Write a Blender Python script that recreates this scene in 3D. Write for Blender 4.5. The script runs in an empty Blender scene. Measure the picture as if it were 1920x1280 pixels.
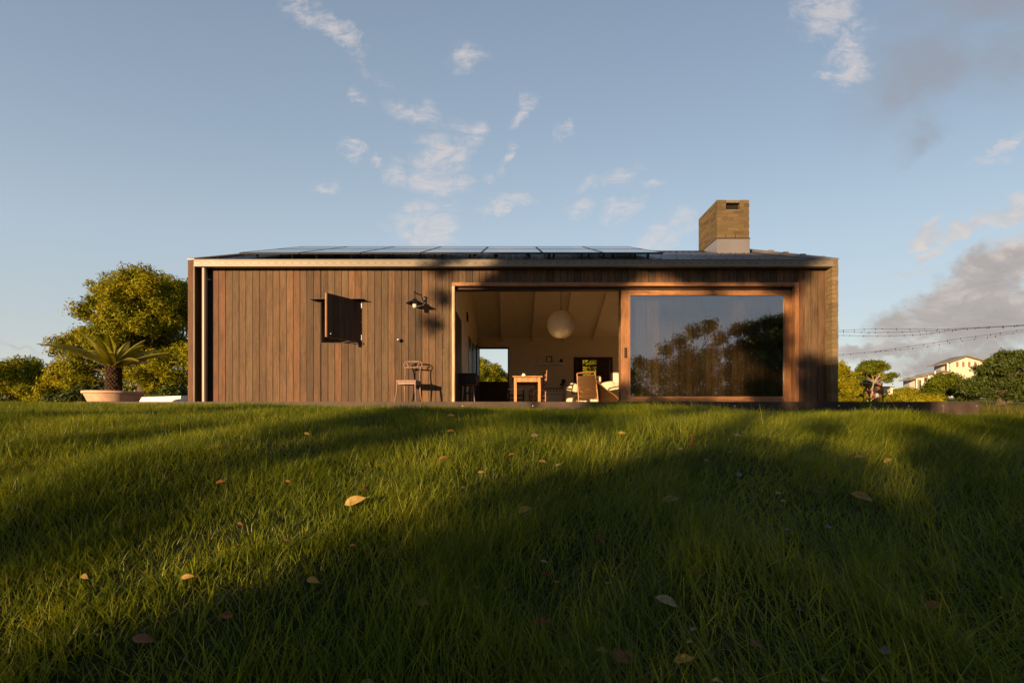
import bpy, math, random
import numpy as np
from mathutils import Vector, Matrix

random.seed(7)
RNG = np.random.default_rng(7)
SC = bpy.context.scene
COL = SC.collection
R = math.radians

# ------------------------------------------------------------------ camera, sky, sun, exposure
F, XC, YH = 906.7, 960.0, 780.0          # focal length in photo pixels, centre column, horizon row
cam_d = bpy.data.cameras.new('camera')
cam_d.sensor_width = 36.0
cam_d.lens = 17.0
cam_d.shift_y = 140.0 / 1920.0
cam_d.clip_start = 0.05
cam_d.clip_end = 5000.0
cam = bpy.data.objects.new('camera', cam_d)
COL.objects.link(cam)
cam.location = (0, 0, 0)
cam.rotation_euler = (R(90), 0, 0)
SC.camera = cam

SUN_A, SUN_E = R(33.5), R(7.5)           # light travels towards +x +y, sun low behind-left of the camera
SIN_A, COS_A, SIN_E, COS_E = math.sin(SUN_A), math.cos(SUN_A), math.sin(SUN_E), math.cos(SUN_E)
sun_d = bpy.data.lights.new('sun', 'SUN')
sun_d.energy = 5.0
sun_d.angle = R(0.55)
sun_d.color = (1.0, 0.66, 0.34)
sun = bpy.data.objects.new('sun', sun_d)
COL.objects.link(sun)
sun.location = (-30, -40, 20)
sun.rotation_euler = Vector((SIN_A * COS_E, COS_A * COS_E, -SIN_E)).to_track_quat('-Z', 'Y').to_euler()

SC.view_settings.view_transform = 'Standard'
SC.view_settings.look = 'None'
SC.view_settings.exposure = 1.0
SC.view_settings.gamma = 1.0
SC.cycles.max_bounces = 8
SC.cycles.diffuse_bounces = 5
SC.cycles.glossy_bounces = 4
SC.cycles.transparent_max_bounces = 12
SC.cycles.sample_clamp_indirect = 6.0

world = bpy.data.worlds.new('World')
SC.world = world
world.use_nodes = True


class NT:
    """tiny helper for node trees"""
    def __init__(self, tree):
        self.t = tree
        self.n = tree.nodes
        self.l = tree.links

    def new(self, typ, **kw):
        nd = self.n.new(typ)
        for k, v in kw.items():
            setattr(nd, k, v)
        return nd

    def put(self, sock, val):
        if isinstance(val, bpy.types.NodeSocket):
            self.l.new(val, sock)
        else:
            sock.default_value = val

    def math(self, op, a, b=None, c=None, clamp=False):
        nd = self.n.new('ShaderNodeMath')
        nd.operation = op
        nd.use_clamp = clamp
        self.put(nd.inputs[0], a)
        if b is not None:
            self.put(nd.inputs[1], b)
        if c is not None:
            self.put(nd.inputs[2], c)
        return nd.outputs[0]

    def mix(self, fac, a, b, mode='MIX'):
        nd = self.n.new('ShaderNodeMix')
        nd.data_type = 'RGBA'
        nd.blend_type = mode
        self.put(nd.inputs['Factor'], fac)
        for s, v in (('A', a), ('B', b)):
            sock = [i for i in nd.inputs if i.name == s and i.type == 'RGBA'][0]
            if not isinstance(v, bpy.types.NodeSocket) and len(v) == 3:
                v = (*v, 1)
            self.put(sock, v)
        return [o for o in nd.outputs if o.type == 'RGBA'][0]

    def noise(self, vec, scale, detail=4, rough=0.55, dist=0.0):
        nd = self.n.new('ShaderNodeTexNoise')
        nd.noise_dimensions = '3D'
        self.put(nd.inputs['Vector'], vec)
        nd.inputs['Scale'].default_value = scale
        nd.inputs['Detail'].default_value = detail
        nd.inputs['Roughness'].default_value = rough
        nd.inputs['Distortion'].default_value = dist
        return nd.outputs['Fac']

    def smooth(self, x, a, b):
        nd = self.n.new('ShaderNodeMapRange')
        nd.interpolation_type = 'SMOOTHSTEP'
        self.put(nd.inputs['Value'], x)
        nd.inputs['From Min'].default_value = a
        nd.inputs['From Max'].default_value = b
        return nd.outputs[0]

    def mapping(self, vec, loc=(0, 0, 0), rot=(0, 0, 0), scale=(1, 1, 1)):
        nd = self.n.new('ShaderNodeMapping')
        self.put(nd.inputs['Vector'], vec)
        nd.inputs['Location'].default_value = loc
        nd.inputs['Rotation'].default_value = rot
        nd.inputs['Scale'].default_value = scale
        return nd.outputs[0]

    def ramp(self, fac, stops):
        nd = self.n.new('ShaderNodeValToRGB')
        self.put(nd.inputs['Fac'], fac)
        cr = nd.color_ramp
        while len(cr.elements) < len(stops):
            cr.elements.new(0.5)
        for e, (p, c) in zip(cr.elements, stops):
            e.position = p
            e.color = (*c, 1) if len(c) == 3 else c
        return nd.outputs['Color']


SKY_STRENGTH = 0.15


def build_sky():
    N = NT(world.node_tree)
    N.n.clear()
    out = N.new('ShaderNodeOutputWorld')
    bg = N.new('ShaderNodeBackground')
    N.l.new(bg.outputs[0], out.inputs[0])
    sky = N.new('ShaderNodeTexSky')
    sky.sky_type = 'NISHITA'
    sky.sun_disc = False
    sky.sun_elevation = SUN_E
    sky.sun_rotation = math.atan2(-SIN_A, -COS_A)
    sky.air_density = 1.0
    sky.dust_density = 1.2
    sky.ozone_density = 1.6
    co = N.new('ShaderNodeTexCoord')
    sep = N.new('ShaderNodeSeparateXYZ')
    N.l.new(co.outputs['Generated'], sep.inputs[0])
    dx, dy, dz = sep.outputs
    front = N.smooth(dy, 0.12, 0.25)
    dys = N.math('MAXIMUM', dy, 0.05)
    X = N.math('DIVIDE', dx, dys)
    Z = N.math('DIVIDE', dz, dys)
    comb = N.new('ShaderNodeCombineXYZ')
    N.l.new(X, comb.inputs[0])
    N.l.new(Z, comb.inputs[1])
    P = comb.outputs[0]

    def warp(vec, sc, amp, seed):
        nd = N.new('ShaderNodeTexNoise')
        N.put(nd.inputs['Vector'], N.mapping(vec, loc=(seed, seed * 1.7, 0.3)))
        nd.inputs['Scale'].default_value = sc
        nd.inputs['Detail'].default_value = 5
        nd.inputs['Roughness'].default_value = 0.6
        sb = N.new('ShaderNodeVectorMath', operation='SUBTRACT')
        N.l.new(nd.outputs['Color'], sb.inputs[0])
        sb.inputs[1].default_value = (0.5, 0.5, 0.5)
        sc_n = N.new('ShaderNodeVectorMath', operation='SCALE')
        N.l.new(sb.outputs[0], sc_n.inputs[0])
        sc_n.inputs['Scale'].default_value = amp
        ad = N.new('ShaderNodeVectorMath', operation='ADD')
        N.l.new(vec, ad.inputs[0])
        N.l.new(sc_n.outputs[0], ad.inputs[1])
        fl = N.new('ShaderNodeVectorMath', operation='MULTIPLY')
        N.l.new(ad.outputs[0], fl.inputs[0])
        fl.inputs[1].default_value = (1, 1, 0)
        return fl.outputs[0]

    PW = warp(warp(P, 7.0, 0.11, 1.3), 26.0, 0.05, 4.1)

    def blob(px, py, rx, ry, ang=0.0, k=1.0):
        cx, cz = (px - XC) / F, (YH - py) / F
        nd = N.new('ShaderNodeMapping')
        nd.vector_type = 'TEXTURE'
        N.l.new(PW, nd.inputs['Vector'])
        nd.inputs['Location'].default_value = (cx, cz, 0)
        nd.inputs['Rotation'].default_value = (0, 0, R(ang))
        nd.inputs['Scale'].default_value = (rx / F, ry / F, 1)
        ln = N.new('ShaderNodeVectorMath', operation='LENGTH')
        N.l.new(nd.outputs[0], ln.inputs[0])
        f = N.math('SUBTRACT', 1.0, N.math('MULTIPLY', ln.outputs['Value'], 0.5), clamp=True)
        f = N.math('MULTIPLY', f, k)
        return f

    def total(lst):
        acc = None
        for b in lst:
            f = blob(*b)
            acc = f if acc is None else N.math('MAXIMUM', acc, f)
        return N.smooth(acc, 0.10, 0.85)

    white = [(775, 212, 60, 26, -12, .9), (850, 275, 60, 30, 45, 1.0), (830, 345, 52, 40, 30, 1.0), (800, 415, 66, 34, 8, 1.0),
             (830, 300, 46, 76, -20, .9), (800, 448, 60, 18, 0, 1.0), (880, 250, 40, 20, 50, .8),
             (980, 212, 12, 36, -35, 1.0), (958, 300, 12, 28, -35, .9), (950, 382, 50, 12, 22, 1.0), (1056, 246, 18, 18, 20, .9),
             (872, 112, 32, 26, 10, .9), (606, 342, 34, 20, 0, .7), (655, 275, 32, 12, -25, .85), (705, 303, 22, 10, -20, .8),
             (752, 330, 24, 28, 30, .85), (1165, 385, 46, 18, 12, 1.0), (1160, 325, 60, 16, 10, .8), (1075, 392, 28, 14, 40, .85),
             (1240, 445, 70, 22, 30, .9), (1225, 350, 36, 12, -10, .8), (555, 20, 44, 20, -30, .9), (625, 55, 64, 18, -40, .95), (675, 175, 20, 24, 0, .7), (700, 130, 60, 14, -45, .6),
             (1545, 28, 64, 34, 25, 1.0), (1590, 75, 64, 26, 40, 1.0), (1600, 115, 30, 54, -20, .95), (1545, 140, 30, 10, 20, .8),
             (1890, 262, 66, 12, 25, .85), (1860, 295, 44, 12, 15, .8), (1100, 340, 30, 12, 35, .7), (920, 340, 26, 12, 10, .6)]
    grey = [(1800, 70, 190, 85, 40, 1.0), (1735, 245, 60, 24, 45, .9), (1880, 80, 150, 90, 20, 1.0), (1700, 160, 80, 50, 50, .9), (1720, 40, 90, 50, 30, .8),
            (45, 700, 130, 10, -4, .7), (30, 655, 90, 6, 0, .6)]
    warm = [(1738, 436, 46, 20, 30, 1.0), (1812, 430, 60, 18, 28, 1.0), (1890, 388, 54, 24, 22, 1.0), (1905, 455, 64, 28, 30, 1.0),
            (1745, 480, 44, 14, 30, .8), (110, 640, 44, 6, 0, .7), (1700, 520, 90, 10, 12, .7)]
    bank = [(1860, 520, 120, 50, 28, 1.0), (1760, 590, 130, 40, 20, 1.0), (1880, 610, 160, 60, 8, 1.0), (1660, 655, 110, 22, 8, 1.0),
            (1800, 680, 170, 32, 0, 1.0)]
    pn = N.mapping(P, rot=(0, 0, R(-42)), scale=(1.0, 2.3, 1))
    n_fine = N.noise(pn, 13.0, 12, 0.72, 0.7)
    n_mid = N.noise(N.mapping(P, rot=(0, 0, R(-40)), scale=(1, 2.0, 1)), 4.5, 8, 0.56, 0.4)
    m_white = N.smooth(N.math('MULTIPLY', total(white), N.math('SUBTRACT', N.math('MULTIPLY', n_fine, 3.4), 0.98)), 0.12, 1.15)
    nw = N.noise(N.mapping(P, loc=(3, 1, 0), rot=(0, 0, R(-25)), scale=(1, 1.7, 1)), 10.0, 9, 0.6, 0.35)
    m_warm = N.smooth(N.math('MULTIPLY', total(warm), N.math('SUBTRACT', N.math('MULTIPLY', nw, 2.6), 0.5)), 0.22, 0.95)
    m_grey = N.math('MULTIPLY', total(grey), N.smooth(n_mid, 0.22, 0.70))
    nb = N.noise(N.mapping(P, loc=(7, 2, 0), rot=(0, 0, R(-20)), scale=(1, 1.9, 1)), 6.5, 9, 0.6, 0.35)
    m_bank = N.smooth(N.math('MULTIPLY', total(bank), N.math('SUBTRACT', N.math('MULTIPLY', nb, 2.0), 0.12)), 0.22, 0.85)
    body = N.noise(N.mapping(P, loc=(2, 5, 0), rot=(0, 0, R(-22)), scale=(1, 2.6, 1)), 6.0, 8, 0.6, 0.4)
    c_bank = N.ramp(body, [(0.36, (1.30, 1.14, 1.08)), (0.55, (1.50, 1.33, 1.25)), (0.70, (2.3, 2.0, 1.78))])
    grad = N.ramp(N.math('MULTIPLY', N.math('MAXIMUM', dz, 0.0), N.math('ADD', 1.0, N.math('MULTIPLY', N.math('MULTIPLY', dx, dx), 0.45))), [(0.0, (2.25, 2.16, 2.05)), (0.17, (1.80, 1.90, 1.98)), (0.34, (1.56, 1.84, 2.10)), (0.50, (1.16, 1.44, 1.78)), (0.66, (0.86, 1.10, 1.44)), (0.80, (0.24, 0.38, 0.62)), (1.0, (0.16, 0.27, 0.46))])
    base = N.mix(N.math('SUBTRACT', 0.92, N.math('MULTIPLY', N.smooth(dy, -0.3, 0.2), 0.14)), sky.outputs[0], grad)
    base = N.mix(1.0, base, N.mix(N.smooth(dy, -0.4, 0.1), (0.58, 0.58, 0.62), (1.0, 1.0, 1.0)), 'MULTIPLY')
    c = N.mix(N.math('MULTIPLY', N.math('MULTIPLY', m_grey, front), 0.66), base, (1.05, 1.06, 1.18))
    c = N.mix(N.math('MULTIPLY', N.math('MULTIPLY', m_white, front), 0.66), c, (2.45, 2.2, 2.12))
    c = N.mix(N.math('MULTIPLY', N.math('MULTIPLY', m_bank, front), 0.90), c, c_bank)
    c = N.mix(N.math('MULTIPLY', N.math('MULTIPLY', m_warm, front), 0.62), c, N.ramp(nw, [(0.35, (1.75, 1.52, 1.40)), (0.6, (2.6, 2.2, 1.9))]))
    N.l.new(c, bg.inputs['Color'])
    bg.inputs['Strength'].default_value = SKY_STRENGTH


build_sky()

# ------------------------------------------------------------------ geometry helpers


def at(px, py, d):
    """a point of the photo at depth d, in world metres (camera at the origin looking along +y)"""
    return Vector(((px - XC) / F * d, d, (YH - py) / F * d))


class MB:
    def __init__(self):
        self.v, self.f = [], []

    def add(self, vs, fs):
        o = len(self.v)
        self.v += [tuple(p) for p in vs]
        self.f += [tuple(i + o for i in q) for q in fs]
        return self

    def box(self, x0, x1, y0, y1, z0, z1):
        vs = [(x, y, z) for z in (z0, z1) for y in (y0, y1) for x in (x0, x1)]
        return self.add(vs, [(0, 2, 3, 1), (4, 5, 7, 6), (0, 1, 5, 4), (2, 6, 7, 3), (0, 4, 6, 2), (1, 3, 7, 5)])

    def beam(self, p0, p1, w, h, up=(0, 0, 1)):
        p0, p1 = Vector(p0), Vector(p1)
        d = (p1 - p0).normalized()
        s = d.cross(Vector(up))
        if s.length < 1e-4:
            s = d.cross(Vector((1, 0, 0)))
        s.normalize()
        u = s.cross(d)
        vs = []
        for p in (p0, p1):
            for b in (-1, 1):
                for a in (-1, 1):
                    vs.append(p + s * (a * w / 2) + u * (b * h / 2))
        return self.add(vs, [(0, 1, 3, 2), (4, 6, 7, 5), (0, 4, 5, 1), (2, 3, 7, 6), (0, 2, 6, 4), (1, 5, 7, 3)])

    def tube(self, pts, radii, n=8, caps=True):
        pts = [Vector(p) for p in pts]
        if not hasattr(radii, '__len__'):
            radii = [radii] * len(pts)
        base = len(self.v)
        prev = None
        for i, p in enumerate(pts):
            a = pts[max(i - 1, 0)]
            b = pts[min(i + 1, len(pts) - 1)]
            t = (b - a).normalized()
            if prev is None:
                s = t.orthogonal().normalized()
            else:
                s = prev - t * prev.dot(t)
                s = s.normalized() if s.length > 1e-5 else t.orthogonal().normalized()
            prev = s
            u = t.cross(s)
            for k in range(n):
                an = 2 * math.pi * k / n
                self.v.append(tuple(p + (s * math.cos(an) + u * math.sin(an)) * radii[i]))
        for i in range(len(pts) - 1):
            for k in range(n):
                k2 = (k + 1) % n
                self.f.append((base + i * n + k, base + i * n + k2, base + (i + 1) * n + k2, base + (i + 1) * n + k))
        if caps:
            self.f.append(tuple(base + k for k in reversed(range(n))))
            e = base + (len(pts) - 1) * n
            self.f.append(tuple(e + k for k in range(n)))
        return self

    def lathe(self, prof, c=(0, 0, 0), n=32):
        base = len(self.v)
        for r, z in prof:
            for k in range(n):
                an = 2 * math.pi * k / n
                self.v.append((c[0] + r * math.cos(an), c[1] + r * math.sin(an), c[2] + z))
        for i in range(len(prof) - 1):
            for k in range(n):
                k2 = (k + 1) % n
                self.f.append((base + i * n + k, base + i * n + k2, base + (i + 1) * n + k2, base + (i + 1) * n + k))
        return self

    def prism(self, poly, axis, a0, a1):
        """poly: 2-D outline; extruded along axis 0/1/2 from a0 to a1 (the two coordinates keep their order)"""
        def mk(p, a):
            q = list(p)
            q.insert(axis, a)
            return tuple(q)
        n = len(poly)
        vs = [mk(p, a0) for p in poly] + [mk(p, a1) for p in poly]
        fs = [tuple(range(n)), tuple(reversed(range(n, 2 * n)))]
        for i in range(n):
            j = (i + 1) % n
            fs.append((i, i + n, j + n, j))
        return self.add(vs, fs)

    def ball(self, c, r, nu=14, nv=9, jitter=0.0, power=1.0):
        if not hasattr(r, '__len__'):
            r = (r, r, r)
        base = len(self.v)
        sg = lambda t: math.copysign(abs(t) ** power, t)
        for i in range(nv + 1):
            ph = math.pi * i / nv
            for k in range(nu):
                th = 2 * math.pi * k / nu
                j = 1 + random.uniform(-jitter, jitter)
                self.v.append((c[0] + r[0] * sg(math.sin(ph)) * sg(math.cos(th)) * j, c[1] + r[1] * sg(math.sin(ph)) * sg(math.sin(th)) * j,
                               c[2] + r[2] * sg(math.cos(ph)) * j))
        for i in range(nv):
            for k in range(nu):
                k2 = (k + 1) % nu
                self.f.append((base + i * nu + k, base + (i + 1) * nu + k, base + (i + 1) * nu + k2, base + i * nu + k2))
        return self

    def build(self, name, mat, parent=None, org=(0, 0, 0), smooth=False, bevel=0.0):
        me = bpy.data.meshes.new(name)
        o = Vector(org)
        me.from_pydata([tuple(Vector(p) - o) for p in self.v], [], self.f)
        me.validate()
        import bmesh
        bm = bmesh.new()
        bm.from_mesh(me)
        bmesh.ops.recalc_face_normals(bm, faces=bm.faces)
        bm.to_mesh(me)
        bm.free()
        if smooth:
            me.polygons.foreach_set('use_smooth', [True] * len(me.polygons))
            try:
                me.set_sharp_from_angle(angle=R(40))
            except Exception:
                pass
        me.materials.append(mat)
        ob = bpy.data.objects.new(name, me)
        COL.objects.link(ob)
        if parent is not None:
            ob.parent = parent
        else:
            ob.location = o
        if bevel:
            b = ob.modifiers.new('bevel', 'BEVEL')
            b.width = bevel
            b.segments = 2
            b.limit_method = 'ANGLE'
        return ob


def tag(o, label=None, cat=None, group=None, kind=None):
    if label:
        o['label'] = label
    if cat:
        o['category'] = cat
    if group:
        o['group'] = group
    if kind:
        o['kind'] = kind
    return o


def thing(name, label, cat, loc=(0, 0, 0), rz=0.0, group=None):
    o = bpy.data.objects.new(name, None)
    o.empty_display_size = 0.2
    COL.objects.link(o)
    o.location = loc
    o.rotation_euler = (0, 0, rz)
    return tag(o, label, cat, group)


def np_mesh(name, V, loops, sizes, mats, parent=None, org=(0, 0, 0), matidx=None):
    me = bpy.data.meshes.new(name)
    V = np.asarray(V, dtype=np.float32) - np.asarray(org, dtype=np.float32)
    me.vertices.add(len(V))
    me.vertices.foreach_set('co', V.ravel())
    me.loops.add(len(loops))
    me.loops.foreach_set('vertex_index', np.asarray(loops, dtype=np.int32))
    sizes = np.asarray(sizes, dtype=np.int32)
    starts = np.concatenate(([0], np.cumsum(sizes)[:-1])).astype(np.int32)
    me.polygons.add(len(sizes))
    me.polygons.foreach_set('loop_start', starts)
    me.update(calc_edges=True)
    for m in (mats if isinstance(mats, (list, tuple)) else [mats]):
        me.materials.append(m)
    if matidx is not None:
        me.polygons.foreach_set('material_index', np.asarray(matidx, dtype=np.int32))
    ob = bpy.data.objects.new(name, me)
    COL.objects.link(ob)
    if parent is not None:
        ob.parent = parent
    else:
        ob.location = org
    return ob


# ------------------------------------------------------------------ materials
MATS = {}
ALB = 0.64


def new_mat(name):
    m = bpy.data.materials.new(name)
    m.use_nodes = True
    N = NT(m.node_tree)
    b = m.node_tree.nodes['Principled BSDF']
    MATS[name] = m
    return m, N, b


def bump(N, b, h, strength=0.3, dist=0.01):
    nd = N.new('ShaderNodeBump')
    nd.inputs['Strength'].default_value = strength
    nd.inputs['Distance'].default_value = dist
    N.put(nd.inputs['Height'], h)
    N.l.new(nd.outputs[0], b.inputs['Normal'])


def simple(name, col, rough=0.6, metal=0.0, var=0.25, scale=6.0, bmp=0.15, spec=0.5, stretch=(1, 1, 1)):
    m, N, b = new_mat(name)
    co = N.new('ShaderNodeTexCoord').outputs['Object']
    v = N.mapping(co, scale=stretch)
    n = N.noise(v, scale, 5, 0.6)
    col = tuple(c * (ALB if max(col) < 0.6 else 0.9) for c in col)
    lo = tuple(c * (1 - var) for c in col)
    hi = tuple(min(1, c * (1 + var)) for c in col)
    N.put(b.inputs['Base Color'], N.ramp(n, [(0.3, lo), (0.7, hi)]))
    N.put(b.inputs['Roughness'], N.math('ADD', N.math('MULTIPLY', n, 0.2), rough - 0.1))
    b.inputs['Metallic'].default_value = metal
    b.inputs['Specular IOR Level'].default_value = spec
    if bmp:
        bump(N, b, N.noise(v, scale * 6, 4, 0.6), bmp, 0.004)
    return m


def wood(name, tones, rough=0.7, axis='Z', grain=1.0, spec=0.3, bmp=0.35, spots=False):
    """weathered or oiled timber: tone per board (mesh island), fine grain along the axis"""
    m, N, b = new_mat(name)
    co = N.new('ShaderNodeTexCoord').outputs['Object']
    geo = N.new('ShaderNodeNewGeometry')
    rnd = geo.outputs['Random Per Island']
    off = N.new('ShaderNodeCombineXYZ')
    N.put(off.inputs[0], N.math('MULTIPLY', rnd, 37.0))
    N.put(off.inputs[1], N.math('MULTIPLY', rnd, 91.0))
    N.put(off.inputs[2], N.math('MULTIPLY', rnd, 53.0))
    add = N.new('ShaderNodeVectorMath', operation='ADD')
    N.l.new(co, add.inputs[0])
    N.l.new(off.outputs[0], add.inputs[1])
    st = {'Z': (1, 1, 0.06), 'X': (0.06, 1, 1), 'Y': (1, 0.06, 1)}[axis]
    v = N.mapping(add.outputs[0], scale=st)
    g1 = N.noise(v, 26 * grain, 6, 0.65, 0.8)
    g2 = N.noise(v, 110 * grain, 4, 0.6, 0.2)
    pat = N.noise(N.mapping(add.outputs[0], scale=(1, 1, 0.35)), 4.0, 5, 0.65)
    n = len(tones)
    base = N.ramp(rnd, [((i + 0.5) / n, tuple(q * ALB for q in t)) for i, t in enumerate(tones)])
    k = N.math('ADD', N.math('MULTIPLY', g1, 0.9), N.math('MULTIPLY', g2, 0.5))
    k = N.math('ADD', k, N.math('MULTIPLY', pat, 0.5))
    shade = N.ramp(N.math('MULTIPLY', k, 0.8), [(0.52, (0.34, 0.32, 0.31)), (0.66, (0.74, 0.73, 0.72)), (0.78, (1.06, 1.06, 1.05)), (0.94, (1.55, 1.46, 1.34))])
    c = N.mix(1.0, base, shade, 'MULTIPLY')
    if spots:
        vor = N.new('ShaderNodeTexVoronoi')
        N.put(vor.inputs['Vector'], N.mapping(co, scale=(1, 1, 0.7)))
        vor.inputs['Scale'].default_value = 9.0
        sp = N.math('LESS_THAN', vor.outputs['Distance'], 0.045)
        c = N.mix(N.math('MULTIPLY', sp, 0.6), c, (0.35, 0.25, 0.17))
    N.put(b.inputs['Base Color'], c)
    N.put(b.inputs['Roughness'], N.math('ADD', N.math('MULTIPLY', g1, 0.25), rough - 0.12))
    b.inputs['Specular IOR Level'].default_value = spec
    bump(N, b, N.math('ADD', g1, N.math('MULTIPLY', g2, 0.6)), bmp, 0.003)
    return m


def leafy(name, cols, trans=0.35, rough=0.55, spec=0.25, objvar=0.35):
    """leaf blades: tone per leaf (mesh island), broad tone patches in object space, some light through the blade"""
    m, N, b = new_mat(name)
    geo = N.new('ShaderNodeNewGeometry')
    rnd = geo.outputs['Random Per Island']
    co = N.new('ShaderNodeTexCoord').outputs['Object']
    big = N.noise(co, 0.8, 3, 0.55)
    k = N.math('ADD', N.math('MULTIPLY', rnd, 1 - objvar), N.math('MULTIPLY', N.smooth(big, 0.3, 0.7), objvar))
    n = len(cols)
    c = N.ramp(k, [(i / (n - 1), tuple(q * 0.85 for q in t)) for i, t in enumerate(cols)])
    N.put(b.inputs['Base Color'], c)
    b.inputs['Roughness'].default_value = rough
    b.inputs['Specular IOR Level'].default_value = spec
    tr = N.new('ShaderNodeBsdfTranslucent')
    N.l.new(N.mix(1.0, c, (1.3, 1.25, 0.4), 'MULTIPLY'), tr.inputs['Color'])
    mx = N.new('ShaderNodeMixShader')
    mx.inputs[0].default_value = trans
    out = m.node_tree.nodes['Material Output']
    N.l.new(b.outputs[0], mx.inputs[1])
    N.l.new(tr.outputs[0], mx.inputs[2])
    N.l.new(mx.outputs[0], out.inputs['Surface'])
    return m


M_CLAD = wood('weathered_cladding', [(0.104, 0.066, 0.041), (0.186, 0.108, 0.060), (0.072, 0.050, 0.036), (0.222, 0.122, 0.062), (0.166, 0.080, 0.045), (0.118, 0.084, 0.050), (0.190, 0.120, 0.067), (0.140, 0.086, 0.050)], 0.75, spots=True)
M_POCKET = wood('warm_inner_boards', [(0.10, 0.055, 0.03), (0.26, 0.14, 0.065), (0.08, 0.045, 0.028), (0.36, 0.20, 0.09), (0.15, 0.085, 0.042)], 0.6)
M_CLAD_DARK = wood('shutter_timber', [(0.10, 0.055, 0.035), (0.135, 0.075, 0.045)], 0.75)
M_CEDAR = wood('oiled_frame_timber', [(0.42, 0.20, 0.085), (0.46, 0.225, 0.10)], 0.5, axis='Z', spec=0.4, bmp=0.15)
M_CEDAR_X = wood('oiled_frame_timber_rail', [(0.42, 0.20, 0.085), (0.46, 0.225, 0.10)], 0.5, axis='X', spec=0.4, bmp=0.15)
M_PALECEDAR = wood('pale_jamb_timber', [(0.75, 0.55, 0.36), (0.78, 0.58, 0.39)], 0.5, axis='Z', spec=0.4, bmp=0.1)  # paler than the rest of the opening's frame
M_DARKWOOD = wood('dark_joinery', [(0.045, 0.026, 0.018), (0.06, 0.034, 0.022)], 0.55)
M_DOORWOOD = wood('brown_door_boards', [(0.09, 0.045, 0.022), (0.115, 0.058, 0.028)], 0.6)
M_PINE = wood('pale_table_timber', [(0.62, 0.33, 0.13), (0.68, 0.37, 0.15)], 0.5, spec=0.4, bmp=0.1)
M_FLOOR = wood('floor_boards', [(0.86, 0.62, 0.38), (0.92, 0.67, 0.42), (0.80, 0.58, 0.36)], 0.45, axis='X', spec=0.5, bmp=0.1)
M_EDGE = simple('rusted_steel_edge', (0.085, 0.055, 0.040), 0.7, 0.1, 0.45, 3.0, 0.3)
M_GUTTER = simple('painted_gutter_metal', (0.29, 0.245, 0.19), 0.45, 0.0, 0.10, 3.0, 0.05)
M_PIPE = simple('downpipe_metal', (0.30, 0.26, 0.22), 0.42, 0.25, 0.06, 3.0, 0.0)
M_ROOF = simple('dark_roof_sheet', (0.055, 0.055, 0.075), 0.34, 0.0, 0.2, 1.5, 0.06, 0.6)
M_FLASH = simple('grey_flashing', (0.33, 0.32, 0.34), 0.4, 0.3, 0.08, 2.0, 0.04)
M_BLACK = simple('black_painted_metal', (0.02, 0.019, 0.018), 0.45, 0.2, 0.3, 8.0, 0.1)
M_STEEL = simple('bright_steel', (0.65, 0.62, 0.58), 0.25, 0.9, 0.1, 5.0, 0.05)
M_CREAM = simple('cream_wall_paint', (0.95, 0.85, 0.66), 0.75, 0.0, 0.04, 2.0, 0.05, 0.2)
M_CEIL = simple('cream_ceiling_board', (0.95, 0.86, 0.68), 0.7, 0.0, 0.05, 2.0, 0.04, 0.2)
M_WHITE = simple('white_paint', (0.90, 0.87, 0.82), 0.6, 0.0, 0.05, 3.0, 0.08)
M_PAPER = simple('cream_paper_shade', (0.98, 0.84, 0.58), 0.85, 0.0, 0.04, 6.0, 0.08, 0.1)
M_LINEN = simple('cream_linen', (0.66, 0.58, 0.44), 0.9, 0.0, 0.12, 10.0, 0.6, 0.1)
M_RUSH = simple('woven_rush_seat', (0.58, 0.46, 0.26), 0.8, 0.0, 0.35, 40.0, 0.8, 0.2)
M_TERRA = simple('terracotta', (0.64, 0.41, 0.285), 0.8, 0.0, 0.16, 7.0, 0.25, 0.2)
M_PINKWOOD = simple('worn_pink_brown_paint', (0.33, 0.195, 0.15), 0.55, 0.0, 0.35, 22.0, 0.3, 0.4, (1, 1, 0.3))
M_ENAMEL = simple('cooker_enamel', (0.90, 0.84, 0.72), 0.35, 0.0, 0.06, 4.0, 0.03)
M_CERAMIC = simple('pale_ceramic', (0.95, 0.90, 0.80), 0.45, 0.0, 0.1, 8.0, 0.05)
M_SOIL = simple('potting_soil', (0.05, 0.035, 0.025), 0.95, 0.0, 0.4, 20.0, 0.8, 0.1)
M_MORTAR = simple('mortar', (0.26, 0.20, 0.12), 0.9, 0.0, 0.2, 20.0, 0.4, 0.1)
M_TRUNK = simple('tree_bark', (0.13, 0.10, 0.075), 0.9, 0.0, 0.45, 5.0, 0.9, 0.15, (1, 1, 0.25))
M_PALEBARK = simple('pale_bark', (0.42, 0.33, 0.24), 0.85, 0.0, 0.3, 5.0, 0.6, 0.15, (1, 1, 0.25))
M_CYCADTRUNK = simple('scaly_trunk', (0.10, 0.06, 0.038), 0.95, 0.0, 0.5, 26.0, 1.0, 0.1)
M_RENDER = simple('cream_rendered_wall', (0.72, 0.62, 0.44), 0.8, 0.0, 0.05, 2.0, 0.05, 0.15)
M_OFFWHITE = simple('off_white_render', (0.68, 0.60, 0.48), 0.8, 0.0, 0.05, 2.0, 0.05, 0.15)
M_SHADE_TANK = simple('wall_shade_tank_grey', (0.42, 0.44, 0.50), 0.7, 0.0, 0.05, 2.0, 0.05, 0.2)  # cool tint paints shade into the far house's side faces; also colours the tank
M_REDWALL = simple('red_brown_wall', (0.36, 0.13, 0.08), 0.8, 0.0, 0.15, 2.0, 0.1, 0.2)
M_GREYROOF = simple('grey_metal_roof', (0.24, 0.25, 0.28), 0.45, 0.1, 0.12, 2.0, 0.05)
M_BROWNROOF = simple('brown_roof', (0.34, 0.28, 0.23), 0.6, 0.0, 0.15, 2.0, 0.05)
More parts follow.
